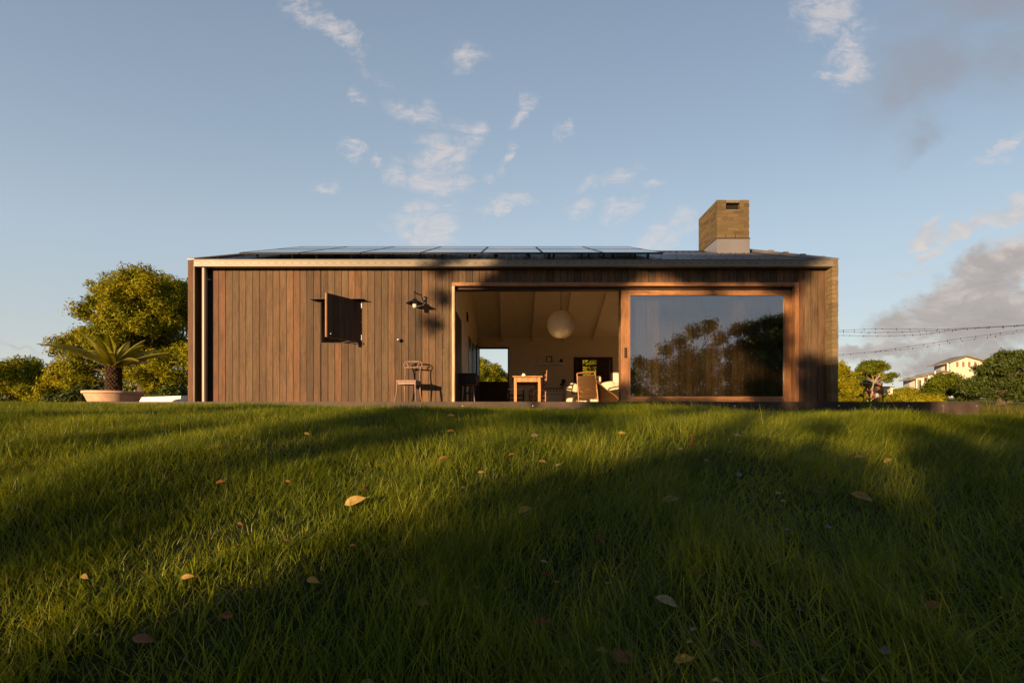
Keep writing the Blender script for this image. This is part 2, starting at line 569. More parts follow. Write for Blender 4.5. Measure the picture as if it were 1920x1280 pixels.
M_WINDARK = simple('dark_window', (0.09, 0.075, 0.06), 0.25, 0.0, 0.2, 1.0, 0.0, 0.6)
M_BLIND = simple('tan_blind', (0.33, 0.24, 0.15), 0.7, 0.0, 0.1, 4.0, 0.05, 0.2)


def mk_brick(name='pale_brick', k=1.0):
    m, N, b = new_mat(name)
    rnd = N.new('ShaderNodeNewGeometry').outputs['Random Per Island']
    co = N.new('ShaderNodeTexCoord').outputs['Object']
    base = N.ramp(rnd, [(0.0, (0.135, 0.102, 0.058)), (0.35, (0.185, 0.138, 0.078)), (0.7, (0.225, 0.164, 0.092)), (1.0, (0.16, 0.122, 0.073))])
    n = N.noise(co, 28, 5, 0.65)
    big = N.noise(co, 1.6, 4, 0.6)
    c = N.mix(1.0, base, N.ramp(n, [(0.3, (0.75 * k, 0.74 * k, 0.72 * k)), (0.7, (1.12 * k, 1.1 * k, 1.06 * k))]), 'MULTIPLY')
    c = N.mix(N.math('MULTIPLY', N.smooth(big, 0.55, 0.75), 0.35), c, (0.16, 0.115, 0.065))
    N.put(b.inputs['Base Color'], c)
    b.inputs['Roughness'].default_value = 0.9
    b.inputs['Specular IOR Level'].default_value = 0.15
    bump(N, b, n, 0.6, 0.006)
    return m


M_BRICK = mk_brick()
M_BRICK_DAPPLE = mk_brick('dapple_darkened_brick', 0.66)  # darker brick copy: leaf-shadow dapple put into the chimney's colour


def mk_glass(name, refl=0.2, tint=(0.86, 0.9, 0.9)):
    m, N, b = new_mat(name)
    m.node_tree.nodes.remove(b)
    tr = N.new('ShaderNodeBsdfTransparent')
    tr.inputs[0].default_value = (*tint, 1)
    gl = N.new('ShaderNodeBsdfGlossy')
    gl.inputs['Roughness'].default_value = 0.0
    gl.inputs['Color'].default_value = (0.95, 0.97, 1.0, 1)
    fr = N.new('ShaderNodeLayerWeight')
    fr.inputs['Blend'].default_value = 0.25
    fac = N.math('ADD', N.math('MULTIPLY', fr.outputs['Fresnel'], 0.8), refl, clamp=True)
    mx = N.new('ShaderNodeMixShader')
    N.put(mx.inputs[0], fac)
    N.l.new(tr.outputs[0], mx.inputs[1])
    N.l.new(gl.outputs[0], mx.inputs[2])
    N.l.new(mx.outputs[0], m.node_tree.nodes['Material Output'].inputs['Surface'])
    return m


M_GLASS = mk_glass('door_glass', 0.27, (0.80, 0.82, 0.80))
M_LAMPGLASS = mk_glass('lamp_glass', 0.12, (0.95, 0.95, 0.92))


def mk_solar():
    m, N, b = new_mat('solar_cells')
    co = N.new('ShaderNodeTexCoord').outputs['Object']
    br = N.new('ShaderNodeTexBrick')
    br.offset = 0.0
    N.put(br.inputs['Vector'], co)
    br.inputs['Scale'].default_value = 1.0
    br.inputs['Brick Width'].default_value = 0.165
    br.inputs['Row Height'].default_value = 0.165
    br.inputs['Mortar Size'].default_value = 0.003
    br.inputs['Color1'].default_value = (0.010, 0.013, 0.028, 1)
    br.inputs['Color2'].default_value = (0.012, 0.015, 0.034, 1)
    br.inputs['Mortar'].default_value = (0.05, 0.055, 0.07, 1)
    N.l.new(br.outputs['Color'], b.inputs['Base Color'])
    b.inputs['Roughness'].default_value = 0.10
    b.inputs['Specular IOR Level'].default_value = 0.5
    return m


M_SOLAR = mk_solar()
M_ALU = simple('dark_aluminium', (0.06, 0.058, 0.056), 0.4, 0.5, 0.1, 4.0, 0.0)


def mk_wicker():
    m, N, b = new_mat('woven_cane')
    co = N.new('ShaderNodeTexCoord').outputs['Object']
    w1 = N.new('ShaderNodeTexWave')
    w1.wave_type = 'BANDS'
    w1.bands_direction = 'Z'
    N.put(w1.inputs['Vector'], co)
    w1.inputs['Scale'].default_value = 9
    w1.inputs['Distortion'].default_value = 1.2
    w2 = N.new('ShaderNodeTexWave')
    w2.wave_type = 'BANDS'
    w2.bands_direction = 'DIAGONAL'
    N.put(w2.inputs['Vector'], co)
    w2.inputs['Scale'].default_value = 7
    k = N.math('MULTIPLY', w1.outputs['Fac'], N.math('ADD', N.math('MULTIPLY', w2.outputs['Fac'], 0.6), 0.4))
    c = N.ramp(k, [(0.05, (0.02, 0.009, 0.003)), (0.30, (0.11, 0.053, 0.019)), (0.8, (0.26, 0.135, 0.052))])
    N.put(b.inputs['Base Color'], c)
    b.inputs['Roughness'].default_value = 0.55
    bump(N, b, k, 0.9, 0.012)
    return m


M_WICKER = mk_wicker()
M_CANE = simple('cane_pole', (0.50, 0.27, 0.11), 0.45, 0.0, 0.25, 14.0, 0.2, 0.4)

M_LEAF_WARM = leafy('fig_leaf', [(0.06, 0.085, 0.005), (0.15, 0.175, 0.007), (0.29, 0.27, 0.009), (0.46, 0.34, 0.013)], 0.3, 0.6, 0.12)
M_LEAF_DARK = leafy('dark_leaf', [(0.03, 0.05, 0.009), (0.06, 0.085, 0.012), (0.10, 0.12, 0.015)], 0.2)
M_LEAF_MID = leafy('green_leaf', [(0.06, 0.085, 0.006), (0.12, 0.15, 0.009), (0.20, 0.20, 0.011)], 0.25, 0.6, 0.12)
M_LEAF_YEL = leafy('yellow_green_leaf', [(0.15, 0.16, 0.007), (0.27, 0.25, 0.010), (0.40, 0.31, 0.013)], 0.28, 0.6, 0.12)
M_FROND = leafy('cycad_frond', [(0.17, 0.18, 0.016), (0.36, 0.31, 0.03)], 0.3, 0.45, 0.3)
M_LILY = leafy('lily_leaf', [(0.10, 0.17, 0.018), (0.22, 0.29, 0.03)], 0.35, 0.45, 0.3)
M_DRYGRASS = leafy('tall_dry_grass', [(0.07, 0.085, 0.012), (0.13, 0.12, 0.02), (0.22, 0.17, 0.05)], 0.3)


def mk_grass():
    m, N, b = new_mat('lawn_blade')
    rnd = N.new('ShaderNodeNewGeometry').outputs['Random Per Island']
    co = N.new('ShaderNodeTexCoord').outputs['Object']
    big = N.noise(co, 2.2, 4, 0.6)
    k = N.math('ADD', N.math('MULTIPLY', rnd, 0.62), N.math('MULTIPLY', N.smooth(big, 0.3, 0.7), 0.36))
    c = N.ramp(k, [(0.0, (0.045, 0.066, 0.005)), (0.40, (0.115, 0.155, 0.008)), (0.80, (0.250, 0.270, 0.014)), (0.925, (0.340, 0.310, 0.024)), (0.955, (0.42, 0.33, 0.11))])
    N.put(b.inputs['Base Color'], c)
    b.inputs['Roughness'].default_value = 0.45
    b.inputs['Specular IOR Level'].default_value = 0.30
    tr = N.new('ShaderNodeBsdfTranslucent')
    N.l.new(N.mix(1.0, c, (1.5, 1.3, 0.5), 'MULTIPLY'), tr.inputs['Color'])
    mx = N.new('ShaderNodeMixShader')
    mx.inputs[0].default_value = 0.40
    N.l.new(b.outputs[0], mx.inputs[1])
    N.l.new(tr.outputs[0], mx.inputs[2])
    N.l.new(mx.outputs[0], m.node_tree.nodes['Material Output'].inputs['Surface'])
    return m


M_GRASS = mk_grass()


def mk_ground():
    m, N, b = new_mat('turf_ground')
    co = N.new('ShaderNodeTexCoord').outputs['Object']
    n1 = N.noise(co, 1.2, 6, 0.65)
    n2 = N.noise(co, 40, 5, 0.7)
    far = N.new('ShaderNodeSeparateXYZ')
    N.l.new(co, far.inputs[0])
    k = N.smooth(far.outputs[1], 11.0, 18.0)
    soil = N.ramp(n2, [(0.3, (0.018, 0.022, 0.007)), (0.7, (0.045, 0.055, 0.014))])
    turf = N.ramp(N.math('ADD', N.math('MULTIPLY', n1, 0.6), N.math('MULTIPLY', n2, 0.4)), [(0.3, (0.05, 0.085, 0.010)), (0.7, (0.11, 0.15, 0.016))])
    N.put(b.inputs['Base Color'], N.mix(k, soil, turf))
    b.inputs['Roughness'].default_value = 0.95
    b.inputs['Specular IOR Level'].default_value = 0.1
    bump(N, b, n2, 0.8, 0.03)
    return m


M_GROUND = mk_ground()

# ------------------------------------------------------------------ ground
GY = np.array([-400, -60, -30, -14, -5, -1, 0, 1, 1.6, 2, 3, 4, 5, 6, 8, 10, 13, 25, 40, 60, 100, 400, 3000.])
GZ = np.array([-4, -3.0, -2.4, -1.95, -1.35, -0.92, -0.73, -0.51, -0.375, -0.285, -0.115, -0.025, 0.03, 0.06, 0.09, 0.10, 0.12, 0.6, 1.15, 2.2, 3.0, 3.0, 3.0])


def sm(a, b, x):
    t = np.clip((x - a) / (b - a), 0, 1)
    return t * t * (3 - 2 * t)


def ground_z(x, y):
    x = np.asarray(x, float)
    y = np.asarray(y, float)
    z = np.interp(y, GY, GZ)
    z = z * 0.5 + 0.25 * (np.interp(y - 0.35, GY, GZ) + np.interp(y + 0.35, GY, GZ))
    z = z - np.where(x > 0, 0.0165, 0.011) * np.clip(x, -11, 7) * sm(1.8, 6.0, y) * (1 - sm(14, 25, y))
    near = (1 - sm(9, 11, y)) * sm(-3, 0, y) * (1 - 0.75 * sm(4.5, 7.5, y))
    z = z + near * (0.030 * np.sin(2.1 * x + 0.8 * y + 0.5) * np.cos(1.3 * y - 0.7 * x) + 0.016 * np.sin(4.7 * x - 2.0 * y + 1.3))
    z = z + 0.05 * np.exp(-((x - 1.45) ** 2 / 0.5 + (y - 4.6) ** 2 / 1.2))
    return z


def build_ground():
    xs = np.unique(np.concatenate([np.linspace(-14, 14, 141), np.linspace(-60, 60, 61), np.array([-3000, -1500, -600, -250, -120, 120, 250, 600, 1500, 3000.])]))
    ys = np.unique(np.concatenate([np.linspace(-4, 13, 120), np.linspace(-60, 100, 81), np.array([-2000, -600, -250, -120, 150, 250, 400, 900, 1800, 3000.])]))
    X, Y = np.meshgrid(xs, ys)
    Z = ground_z(X, Y)
    # keep the turf below the paved terrace and house floor
    V = np.stack([X, Y, Z], -1).reshape(-1, 3)
    nx, ny = len(xs), len(ys)
    i = np.arange(nx - 1)
    j = np.arange(ny - 1)
    I, J = np.meshgrid(i, j)
    a = (J * nx + I).ravel()
    q = np.stack([a, a + 1, a + 1 + nx, a + nx], -1).ravel()
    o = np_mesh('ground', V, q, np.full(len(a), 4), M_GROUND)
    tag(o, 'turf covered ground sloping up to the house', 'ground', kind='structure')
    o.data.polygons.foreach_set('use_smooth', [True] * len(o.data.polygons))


build_ground()

# ------------------------------------------------------------------ the house
D0 = 10.8            # front wall plane
FZ = 0.30            # floor level
RIDGE_Y, RIDGE_Z, EAVE_Y, EAVE_Z, SLOPE = 14.6, 4.96, 10.62, 3.40, 0.392
BACK_Y = 18.58
XL, XR = -6.98, 7.02
house = thing('timber_house', 'long low timber clad house with dark metal roof and wide open front', 'house', (0, D0, FZ))
HO = tuple(house.location)


def roof_z(y):
    return RIDGE_Z - SLOPE * abs(y - RIDGE_Y)


def hp(mb, name, mat, parent=None, **k):
    return mb.build(name, mat, parent or house, HO, **k)


BW = 0.1512


def boards(mb, x0, x1, zfun, y0=D0, th=0.022, gap=0.011, skip=None, start=None):
    """vertical boards between x0 and x1; zfun(xa, xb) gives the list of (z0, z1) spans"""
    x = x0 if start is None else start
    while x < x1 - 0.01:
        a, b = max(x, x0), min(x + BW, x1)
        for z0, z1 in zfun(a, b):
            dy = random.uniform(-0.003, 0.003)
            mb.box(a + gap / 2, b - gap / 2, y0 + dy, y0 + dy + th, z0, z1)
        x += BW


SH_X0, SH_X1, SH_Z0, SH_Z1 = -4.262, -3.37, 1.64, 2.575
OP_X0, OP_X1, OP_TOP = -1.275, 6.28, 2.90


def span_left(a, b):
    top = 3.36
    c = (a + b) / 2
    if SH_X0 - 0.02 < c < SH_X1 + 0.02:
        return [(0.24, SH_Z0), (SH_Z1, top)]
    return [(0.24, top)]


cl = MB()
# boards are cut at the shutter's edges so that the opening is clean
boards(cl, -6.70, SH_X0, span_left)
boards(cl, SH_X0, SH_X1, span_left)
boards(cl, SH_X1, -1.335, span_left)
boards(cl, -1.335, 6.372, lambda a, b: [(2.972, 3.36)])
boards(cl, 6.372, 7.018, lambda a, b: [(0.24, 3.36)])
hp(cl, 'cladding_wall', M_CLAD)
# solid wall behind the boards
bk = MB()
Y1, Y2 = D0 + 0.028, D0 + 0.16
bk.box(-6.70, SH_X0 - 0.01, Y1, Y2, 0.1, 3.33)
bk.box(SH_X0 - 0.01, SH_X1 + 0.01, Y1, Y2, 0.1, SH_Z0 - 0.01)
bk.box(SH_X0 - 0.01, SH_X1 + 0.01, Y1, Y2, SH_Z1 + 0.01, 3.33)
bk.box(SH_X1 + 0.01, -1.30, Y1, Y2, 0.1, 3.33)
bk.box(-1.30, 6.36, Y1, Y2, 2.98, 3.33)
bk.box(6.36, 7.018, Y1, Y2, 0.1, 3.33)
bk.box(-6.978, -6.70, 10.95, 11.05, 0.1, 3.33)          # back of the recess at the left end
bk.box(-6.722, -6.702, 10.80, 10.95, 0.1, 3.33)
hp(bk, 'wall_core', M_BLACK)
# left gable wall whose front edge shows as a timber fin
fin = MB()
GP = [(10.62, 0.1), (BACK_Y, 0.1), (BACK_Y, roof_z(BACK_Y) + 0.02), (RIDGE_Y, RIDGE_Z + 0.02), (10.62, roof_z(10.62) + 0.02)]
fin.prism(GP, 0, -7.118, -6.984)
hp(fin, 'gable_wall', M_CLAD)
fc = MB()
fc.prism([(10.608, 3.43), (10.608, 3.462), (RIDGE_Y, RIDGE_Z + 0.06), (BACK_Y + .02, roof_z(BACK_Y) + 0.06), (BACK_Y + .02, roof_z(BACK_Y) + 0.03), (RIDGE_Y, RIDGE_Z + 0.03)], 0, -7.13, -6.972)
fc.box(-6.983, -6.974, 10.612, 10.66, 0.3, 3.42)
hp(fc, 'gable_capping', M_GUTTER)
# soffit board
so = MB()
so.box(-6.97, 7.015, 10.66, 10.93, 3.335, 3.365)
hp(so, 'soffit', M_BLACK)
# gutter with slots
gu = MB()
gx0, gx1 = -6.972, 7.04
prof = [(10.585, 3.42), (10.598, 3.423), (10.60, 3.400), (10.592, 3.392), (10.592, 3.318), (10.585, 3.312), (10.585, 3.282), (10.60, 3.277), (10.72, 3.277), (10.72, 3.40), (10.715, 3.40), (10.715, 3.285), (10.605, 3.285),
        (10.602, 3.41), (10.606, 3.428), (10.58, 3.428)]
gu.prism([(10.580, 3.420), (10.592, 3.424), (10.592, 3.396), (10.598, 3.390), (10.598, 3.322), (10.588, 3.314), (10.588, 3.280), (10.596, 3.275), (10.735, 3.275), (10.735, 3.345), (10.61, 3.345), (10.61, 3.43), (10.580, 3.43)], 0, gx0, gx1)
g_ob = hp(gu, 'gutter', M_GUTTER)
x = gx0 + 0.12
while x < gx1 - 0.1:
    sl = MB()
    sl.box(x, x + 0.075, 10.5955, 10.602, 3.352, 3.361)
    hp(sl, 'overflow_slot', M_BLACK, g_ob)
    x += 0.182
# downpipe
dp = MB()
dp.tube([(-6.80, 10.70, 3.29), (-6.80, 10.70, 0.27)], 0.055, 20)
d_ob = hp(dp, 'downpipe', M_PIPE, smooth=True)
# roof sheets: ribbed front and back slopes
rf = MB()
RX0, RX1 = -6.972, 7.016


def rib_profile():
    pts = []
    x = RX0
    while x < RX1 - 0.02:
        pts += [(x, 0.0), (x + 0.135, 0.0), (x + 0.15, 0.018), (x + 0.175, 0.018)]
        x += 0.19
    pts.append((RX1, 0.0))
    return pts


RP = rib_profile()
for ya, yb in ((10.60, RIDGE_Y), (BACK_Y + 0.12, RIDGE_Y)):
    vs, fs = [], []
    n = len(RP)
    for yy in (ya, yb):
        for xx, h in RP:
            vs.append((xx, yy, roof_z(yy) + h))
    for i in range(n - 1):
        fs.append((i, i + 1, n + i + 1, n + i))
    rf.add(vs, fs)
    for i in range(n - 1):
        pass
# underside deck so that no light leaks through
rf.prism([(10.64, roof_z(10.64) - 0.012), (RIDGE_Y, RIDGE_Z - 0.012), (BACK_Y + .1, roof_z(BACK_Y + .1) - 0.012), (BACK_Y + .1, roof_z(BACK_Y + .1) - 0.05), (RIDGE_Y, RIDGE_Z - 0.05), (10.64, roof_z(10.64) - 0.05)], 0, RX0 + 0.002, RX1 - 0.002)
roof = hp(rf, 'roof', M_ROOF)
for yy in (11.2, 12.4, 13.5, 14.35):
    x = RX0 + 0.1625
    while x < RX1:
        if x < -5.9 or x > 3.3:
            sc_ = MB()
            sc_.lathe([(0.016, 0), (0.016, 0.01), (0.0, 0.012)], (x, yy, roof_z(yy) + 0.018), 6)
            hp(sc_, 'screw', M_BLACK, roof)
        x += 0.38
rc = MB()
rc.prism([(RIDGE_Y - 0.16, RIDGE_Z - 0.035), (RIDGE_Y, RIDGE_Z + 0.036), (RIDGE_Y + 0.16, RIDGE_Z - 0.035), (RIDGE_Y, RIDGE_Z + 0.028)], 0, RX0, RX1)
hp(rc, 'ridge_cap', M_ROOF, roof)


# brickwork helper: courses of individual bricks round a mortar core
def brick_face_x(mb, x0, x1, y0, y1, z0, ztop, course=0.0985, length=0.29, joint=0.010):
    """a brick leaf from x0..x1 thick, running along y; ztop(y) limits the height"""
    k = 0
    z = z0
    while True:
        any_ = False
        y = y0 - (length / 2 if k % 2 else 0)
        while y < y1 - 0.005:
            a, b = max(y, y0), min(y + length, y1)
            if b - a > 0.03 and z + course - joint <= ztop((a + b) / 2) + 0.005:
                j = random.uniform(-0.004, 0.004)
                mb.box(x0 + j, x1 + random.uniform(-0.004, 0.004), a + (joint / 2 if a > y0 else random.uniform(-0.003, 0.003)), b - joint / 2, z, z + course - joint)
                any_ = True
            y += length
        k += 1
        z += course
        if not any_ or z > 8:
            break


bw = MB()
BX0, BX1 = 7.02, 7.152
gab = lambda y: roof_z(y) + 0.07
brick_face_x(bw, BX0, BX1, 10.60, BACK_Y, 0.12, gab)
brick = hp(bw, 'brick_gable_wall', M_BRICK)
mo = MB()
mo.prism([(10.61, 0.1), (BACK_Y - .01, 0.1), (BACK_Y - .01, gab(BACK_Y) - 0.03), (RIDGE_Y, gab(RIDGE_Y) - 0.03), (10.61, gab(10.61) - 0.04)], 0, BX0 + 0.008, BX1 - 0.008)
hp(mo, 'mortar', M_MORTAR, brick)
cp = MB()
cp.prism([(10.59, gab(10.6) - 0.03), (10.59, gab(10.6) + 0.0), (RIDGE_Y, gab(RIDGE_Y) + 0.02), (BACK_Y, gab(BACK_Y) + 0.02), (BACK_Y, gab(BACK_Y) - 0.01), (RIDGE_Y, gab(RIDGE_Y) - 0.02)], 0, 6.99, 7.165)
cp.prism([(10.68, roof_z(10.68) + 0.02), (10.68, gab(10.68) + 0.0), (RIDGE_Y, gab(RIDGE_Y) + 0.0), (RIDGE_Y, RIDGE_Z + 0.02)], 0, 6.985, 6.998)
hp(cp, 'parapet_capping', M_FLASH)

# chimney
CX0, CX1, CY0, CY1, CZT = 5.805, 6.722, 13.70, 15.04, 6.13
CZB = (780 - 446) / F * CY0
ch = MB()
k = 0
z = CZB
CO, JT, LN = 0.0965, 0.009, 0.305
FL_X0, FL_X1, FL_Z0, FL_Z1 = (1361.5 - 960) / F * CY0, (1387.5 - 960) / F * CY0, (780 - 392.5) / F * CY0, (780 - 380) / F * CY0
ncourse = int(round((CZT - CZB) / CO))
CO = (CZT - CZB) / ncourse


def brick_run(mb, a0, a1, off, place):
    t = a0 - off
    while t < a1 - 0.004:
        a, b = max(t, a0), min(t + LN, a1)
        if b - a > 0.02:
            place(a + (JT / 2 if a > a0 else 0), b - (JT / 2 if b < a1 else 0))
        t += LN


for k in range(ncourse):
    z = CZB + k * CO
    z1 = z + CO - JT
    off = LN / 2 if k % 2 else 0
    jj = lambda: random.uniform(-0.004, 0.004)

    def front(a, b):
        if z1 > FL_Z0 and z < FL_Z1 and b > FL_X0 and a < FL_X1:
            if a < FL_X0 - 0.02:
                ch.box(a, FL_X0, CY0 + jj(), CY0 + 0.11, z, z1)
            if b > FL_X1 + 0.02:
                ch.box(FL_X1, b, CY0 + jj(), CY0 + 0.11, z, z1)
            return
        ch.box(a, b, CY0 + jj(), CY0 + 0.11, z, z1)
    brick_run(ch, CX0, CX1, off, front)
    brick_run(ch, CX0, CX1, off, lambda a, b: ch.box(a, b, CY1 - 0.11, CY1 + jj(), z, z1))
    brick_run(ch, CY0 + 0.112, CY1 - 0.112, off, lambda a, b: ch.box(CX0 + jj(), CX0 + 0.11, a, b, z, z1))
    brick_run(ch, CY0 + 0.112, CY1 - 0.112, off, lambda a, b: ch.box(CX1 - 0.11, CX1 + jj(), a, b, z, z1))
chim = hp(ch, 'chimney', M_BRICK_DAPPLE)
co_ = MB()
co_.box(CX0 + .008, CX1 - .008, CY0 + .008, CY1 - .008, CZB - 0.02, FL_Z0 - 0.002)
co_.box(CX0 + .008, CX1 - .008, CY0 + .008, CY1 - .008, FL_Z1 + 0.002, CZT - 0.012)
co_.box(CX0 + .008, FL_X0 - .008, CY0 + .008, CY1 - .008, FL_Z0, FL_Z1)
co_.box(FL_X1 + .008, CX1 - .008, CY0 + .008, CY1 - .008, FL_Z0, FL_Z1)
hp(co_, 'mortar', M_MORTAR, chim)
fo = MB()
fo.box(FL_X0 - .006, FL_X1 + .006, CY0 + 0.12, CY0 + 0.14, FL_Z0, FL_Z1)
hp(fo, 'flue_opening', M_BLACK, chim)
fl = MB()
fl.prism([(CY0 - 0.012, roof_z(CY0) - 0.06), (CY0 - 0.012, CZB - 0.034), (CY1 + 0.012, CZB - 0.034), (CY1 + 0.012, roof_z(CY1) - 0.1), (RIDGE_Y, RIDGE_Z - 0.08)], 0, CX0 - 0.010, CX1 + 0.008)
hp(fl, 'flashing', M_FLASH, chim)
fb = MB()
fb.box(CX0 - 0.016, CX1 + 0.02, CY0 - 0.018, CY1 + 0.018, CZB - 0.032, CZB - 0.002)
fb.beam((CX0 + 0.25, CY0 - 0.006, CZB), (CX0 + 0.25, CY0 - 0.006, CZB + 0.09), 0.012, 0.012)
fb.beam((CX0 + 0.52, CY0 - 0.006, CZB), (CX0 + 0.52, CY0 - 0.006, CZB + 0.09), 0.012, 0.012)
hp(fb, 'flashing_band', M_DARKWOOD, chim)

# frame of the wide opening
fr = MB()
fr.box(-1.335, 6.372, 10.735, 10.83, 2.89, 2.97)                 # head
fr2 = MB()
fr2.box(-1.335, -1.275, 10.735, 10.96, 0.27, 2.888)              # left jamb
fr3 = MB()
fr3.box(6.29, 6.372, 10.735, 10.96, 0.27, 2.888)                 # right jamb
hd = hp(fr, 'door_head', M_CEDAR_X, bevel=0.004)
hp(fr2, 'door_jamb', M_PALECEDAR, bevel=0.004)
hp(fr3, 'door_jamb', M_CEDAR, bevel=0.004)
tr_ = MB()
tr_.box(-1.274, 6.289, 10.84, 11.02, 2.835, 2.97)
hp(tr_, 'door_track', M_DARKWOOD)
# big sliding door parked at the right
SD0, SD1, SDZ0, SDZ1, SDY = 2.455, 6.285, 0.30, 2.862, 10.87
sd = MB()
sd.box(SD0, SD0 + 0.205, SDY, SDY + 0.055, SDZ0, SDZ1)
sdoor = hp(sd, 'sliding_door', M_CEDAR, bevel=0.004)
sd = MB()
sd.box(SD1 - 0.165, SD1, SDY, SDY + 0.055, SDZ0, SDZ1)
hp(sd, 'stile', M_CEDAR, sdoor, bevel=0.004)
sr = MB()
sr.box(SD0 + 0.206, SD1 - 0.166, SDY + 0.002, SDY + 0.053, SDZ0, 0.445)
hp(sr, 'rail', M_CEDAR_X, sdoor, bevel=0.003)
sr = MB()
sr.box(SD0 + 0.206, SD1 - 0.166, SDY + 0.002, SDY + 0.053, 2.715, SDZ1)
hp(sr, 'rail', M_CEDAR_X, sdoor, bevel=0.003)
gl = MB()
gl.box(SD0 + 0.2, SD1 - 0.16, SDY + 0.026, SDY + 0.032, 0.44, 2.72)
hp(gl, 'pane', M_GLASS, sdoor)
ph = MB()
ph.box(SD0 + 0.07, SD0 + 0.13, SDY - 0.006, SDY + 0.004, 1.31, 1.54)
ph.box(SD0 + 0.085, SD0 + 0.115, SDY - 0.010, SDY - 0.002, 1.34, 1.51)
hp(ph, 'handle', M_DARKWOOD, sdoor, bevel=0.006)
# boarded wall that the glass door slides in front of
pw = MB()
boards(pw, 2.50, 6.289, lambda a, b: [(0.30, 2.97)], y0=11.16)
pw.box(2.49, 6.289, 11.19, 11.30, 0.30, 3.3)
hp(pw, 'pocket_wall', M_POCKET)
# floor and terrace
fw = MB()
y = 10.81
while y < 18.4:
    fw.box(-6.9, 7.0, y + 0.001, y + 0.139, 0.255, FZ)
    y += 0.14
hp(fw, 'floor', M_FLOOR)
ul = MB()
ul.box(-6.97, 7.01, 10.82, 18.56, 0.05, 0.25)
hp(ul, 'floor_slab', M_MORTAR)
# interior walls
iw = MB()
BKY = 18.40
BD0, BD1, BDT = -1.236, -0.162, 2.57
BWN0, BWN1, BWNZ0, BWNZ1 = (1076.5 - 960) / F * BKY, (1147.5 - 960) / F * BKY, (780 - 722) / F * BKY, (780 - 670.6) / F * BKY
iw.box(-6.98, BD0 - 0.05, BKY, BKY + 0.16, 0.25, 3.3)
iw.box(BD0 - 0.05, BD1 + 0.05, BKY, BKY + 0.16, BDT + 0.05, 3.3)
iw.box(BD1 + 0.05, BWN0, BKY, BKY + 0.16, 0.25, 3.3)
iw.box(BWN0, BWN1, BKY, BKY + 0.16, 0.25, BWNZ0)
iw.box(BWN0, BWN1, BKY, BKY + 0.16, BWNZ1, 3.3)
iw.box(BWN1, 7.01, BKY, BKY + 0.16, 0.25, 3.3)
hp(iw, 'rear_wall', M_CREAM)
# partition at the left of the living room, with door-height panels
pt = MB()
pt.prism([(10.97, 0.25), (18.39, 0.25), (18.39, 3.0), (14.6, 4.55), (10.97, 3.25)], 0, -1.42, -1.30)
hp(pt, 'partition_wall', M_CREAM)
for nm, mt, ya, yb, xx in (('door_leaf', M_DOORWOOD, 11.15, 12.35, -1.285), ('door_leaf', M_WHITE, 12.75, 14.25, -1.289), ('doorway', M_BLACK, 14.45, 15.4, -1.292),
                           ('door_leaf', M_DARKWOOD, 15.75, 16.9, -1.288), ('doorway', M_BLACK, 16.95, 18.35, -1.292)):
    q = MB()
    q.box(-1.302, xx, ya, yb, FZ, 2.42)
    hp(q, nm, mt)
q = MB()
q.lathe([(0.0, 0), (0.14, 0), (0.14, 0.03), (0.0, 0.03)], (0, 0, 0), 20)
for v_i in range(len(q.v)):
    vx, vy, vz = q.v[v_i]
    q.v[v_i] = (-1.296 + vz, 13.9 + vx, 2.85 + vy)
hp(q, 'wall_disc', M_DOORWOOD)
# ceiling lining and exposed rafters
ce = MB()
cz = lambda y: 3.0 + 0.40 * (18.4 - y) if y >= 14.6 else 3.0 + 0.40 * 3.8 - 0.392 * (14.6 - y)
ce.prism([(10.9, cz(10.9)), (14.6, cz(14.6)), (18.4, 3.0), (18.4, 3.02), (14.6, cz(14.6) + 0.03), (10.9, cz(10.9) + 0.02)], 0, -6.97, 7.01)
hp(ce, 'ceiling', M_CEIL)
for i in range(-1, 6):
    bx = -0.385 + 1.155 * i
    if bx < -1.2:
        continue
    rb = MB()
    rb.prism([(14.6, cz(14.6) - 0.001), (18.395, 3.0), (18.395, 2.83), (14.6, cz(14.6) - 0.20)], 0, bx - 0.028, bx + 0.028)
    rb.prism([(14.595, cz(14.6) - 0.002), (10.98, cz(10.98)), (10.98, cz(10.98) - 0.19), (14.595, cz(14.6) - 0.20)], 0, bx - 0.028, bx + 0.028)
    hp(rb, 'rafter', M_CEIL)
# rear stable door: lower half shut, upper half open
rd = MB()
rd.box(BD0 - 0.05, BD1 + 0.05, BKY - 0.02, BKY + 0.14, BDT, BDT + 0.05)
rd.box(BD0 - 0.05, BD0, BKY - 0.02, BKY + 0.14, FZ, BDT)
rd.box(BD1, BD1 + 0.05, BKY - 0.02, BKY + 0.14, FZ, BDT)
rdf = hp(rd, 'rear_door', M_DARKWOOD)
rl = MB()
for i in range(7):
    w = (BD1 - BD0) / 7
    rl.box(BD0 + i * w + 0.003, BD0 + (i + 1) * w - 0.003, BKY + 0.02, BKY + 0.06, FZ + 0.01, 1.29)
rl.box(BD0 + .002, BD1 - .002, BKY + 0.061, BKY + 0.075, FZ + 0.01, 1.29)
rl.box(BD0 + .001, BD1 - .001, BKY + 0.005, BKY + 0.065, 1.291, 1.32)
hp(rl, 'lower_leaf', M_DOORWOOD, rdf)
ru = MB()
ru.box(BD0 - 0.055, BD0 - 0.015, BKY - 1.05, BKY - 0.022, 1.34, BDT)
hp(ru, 'upper_leaf', M_DARKWOOD, rdf)
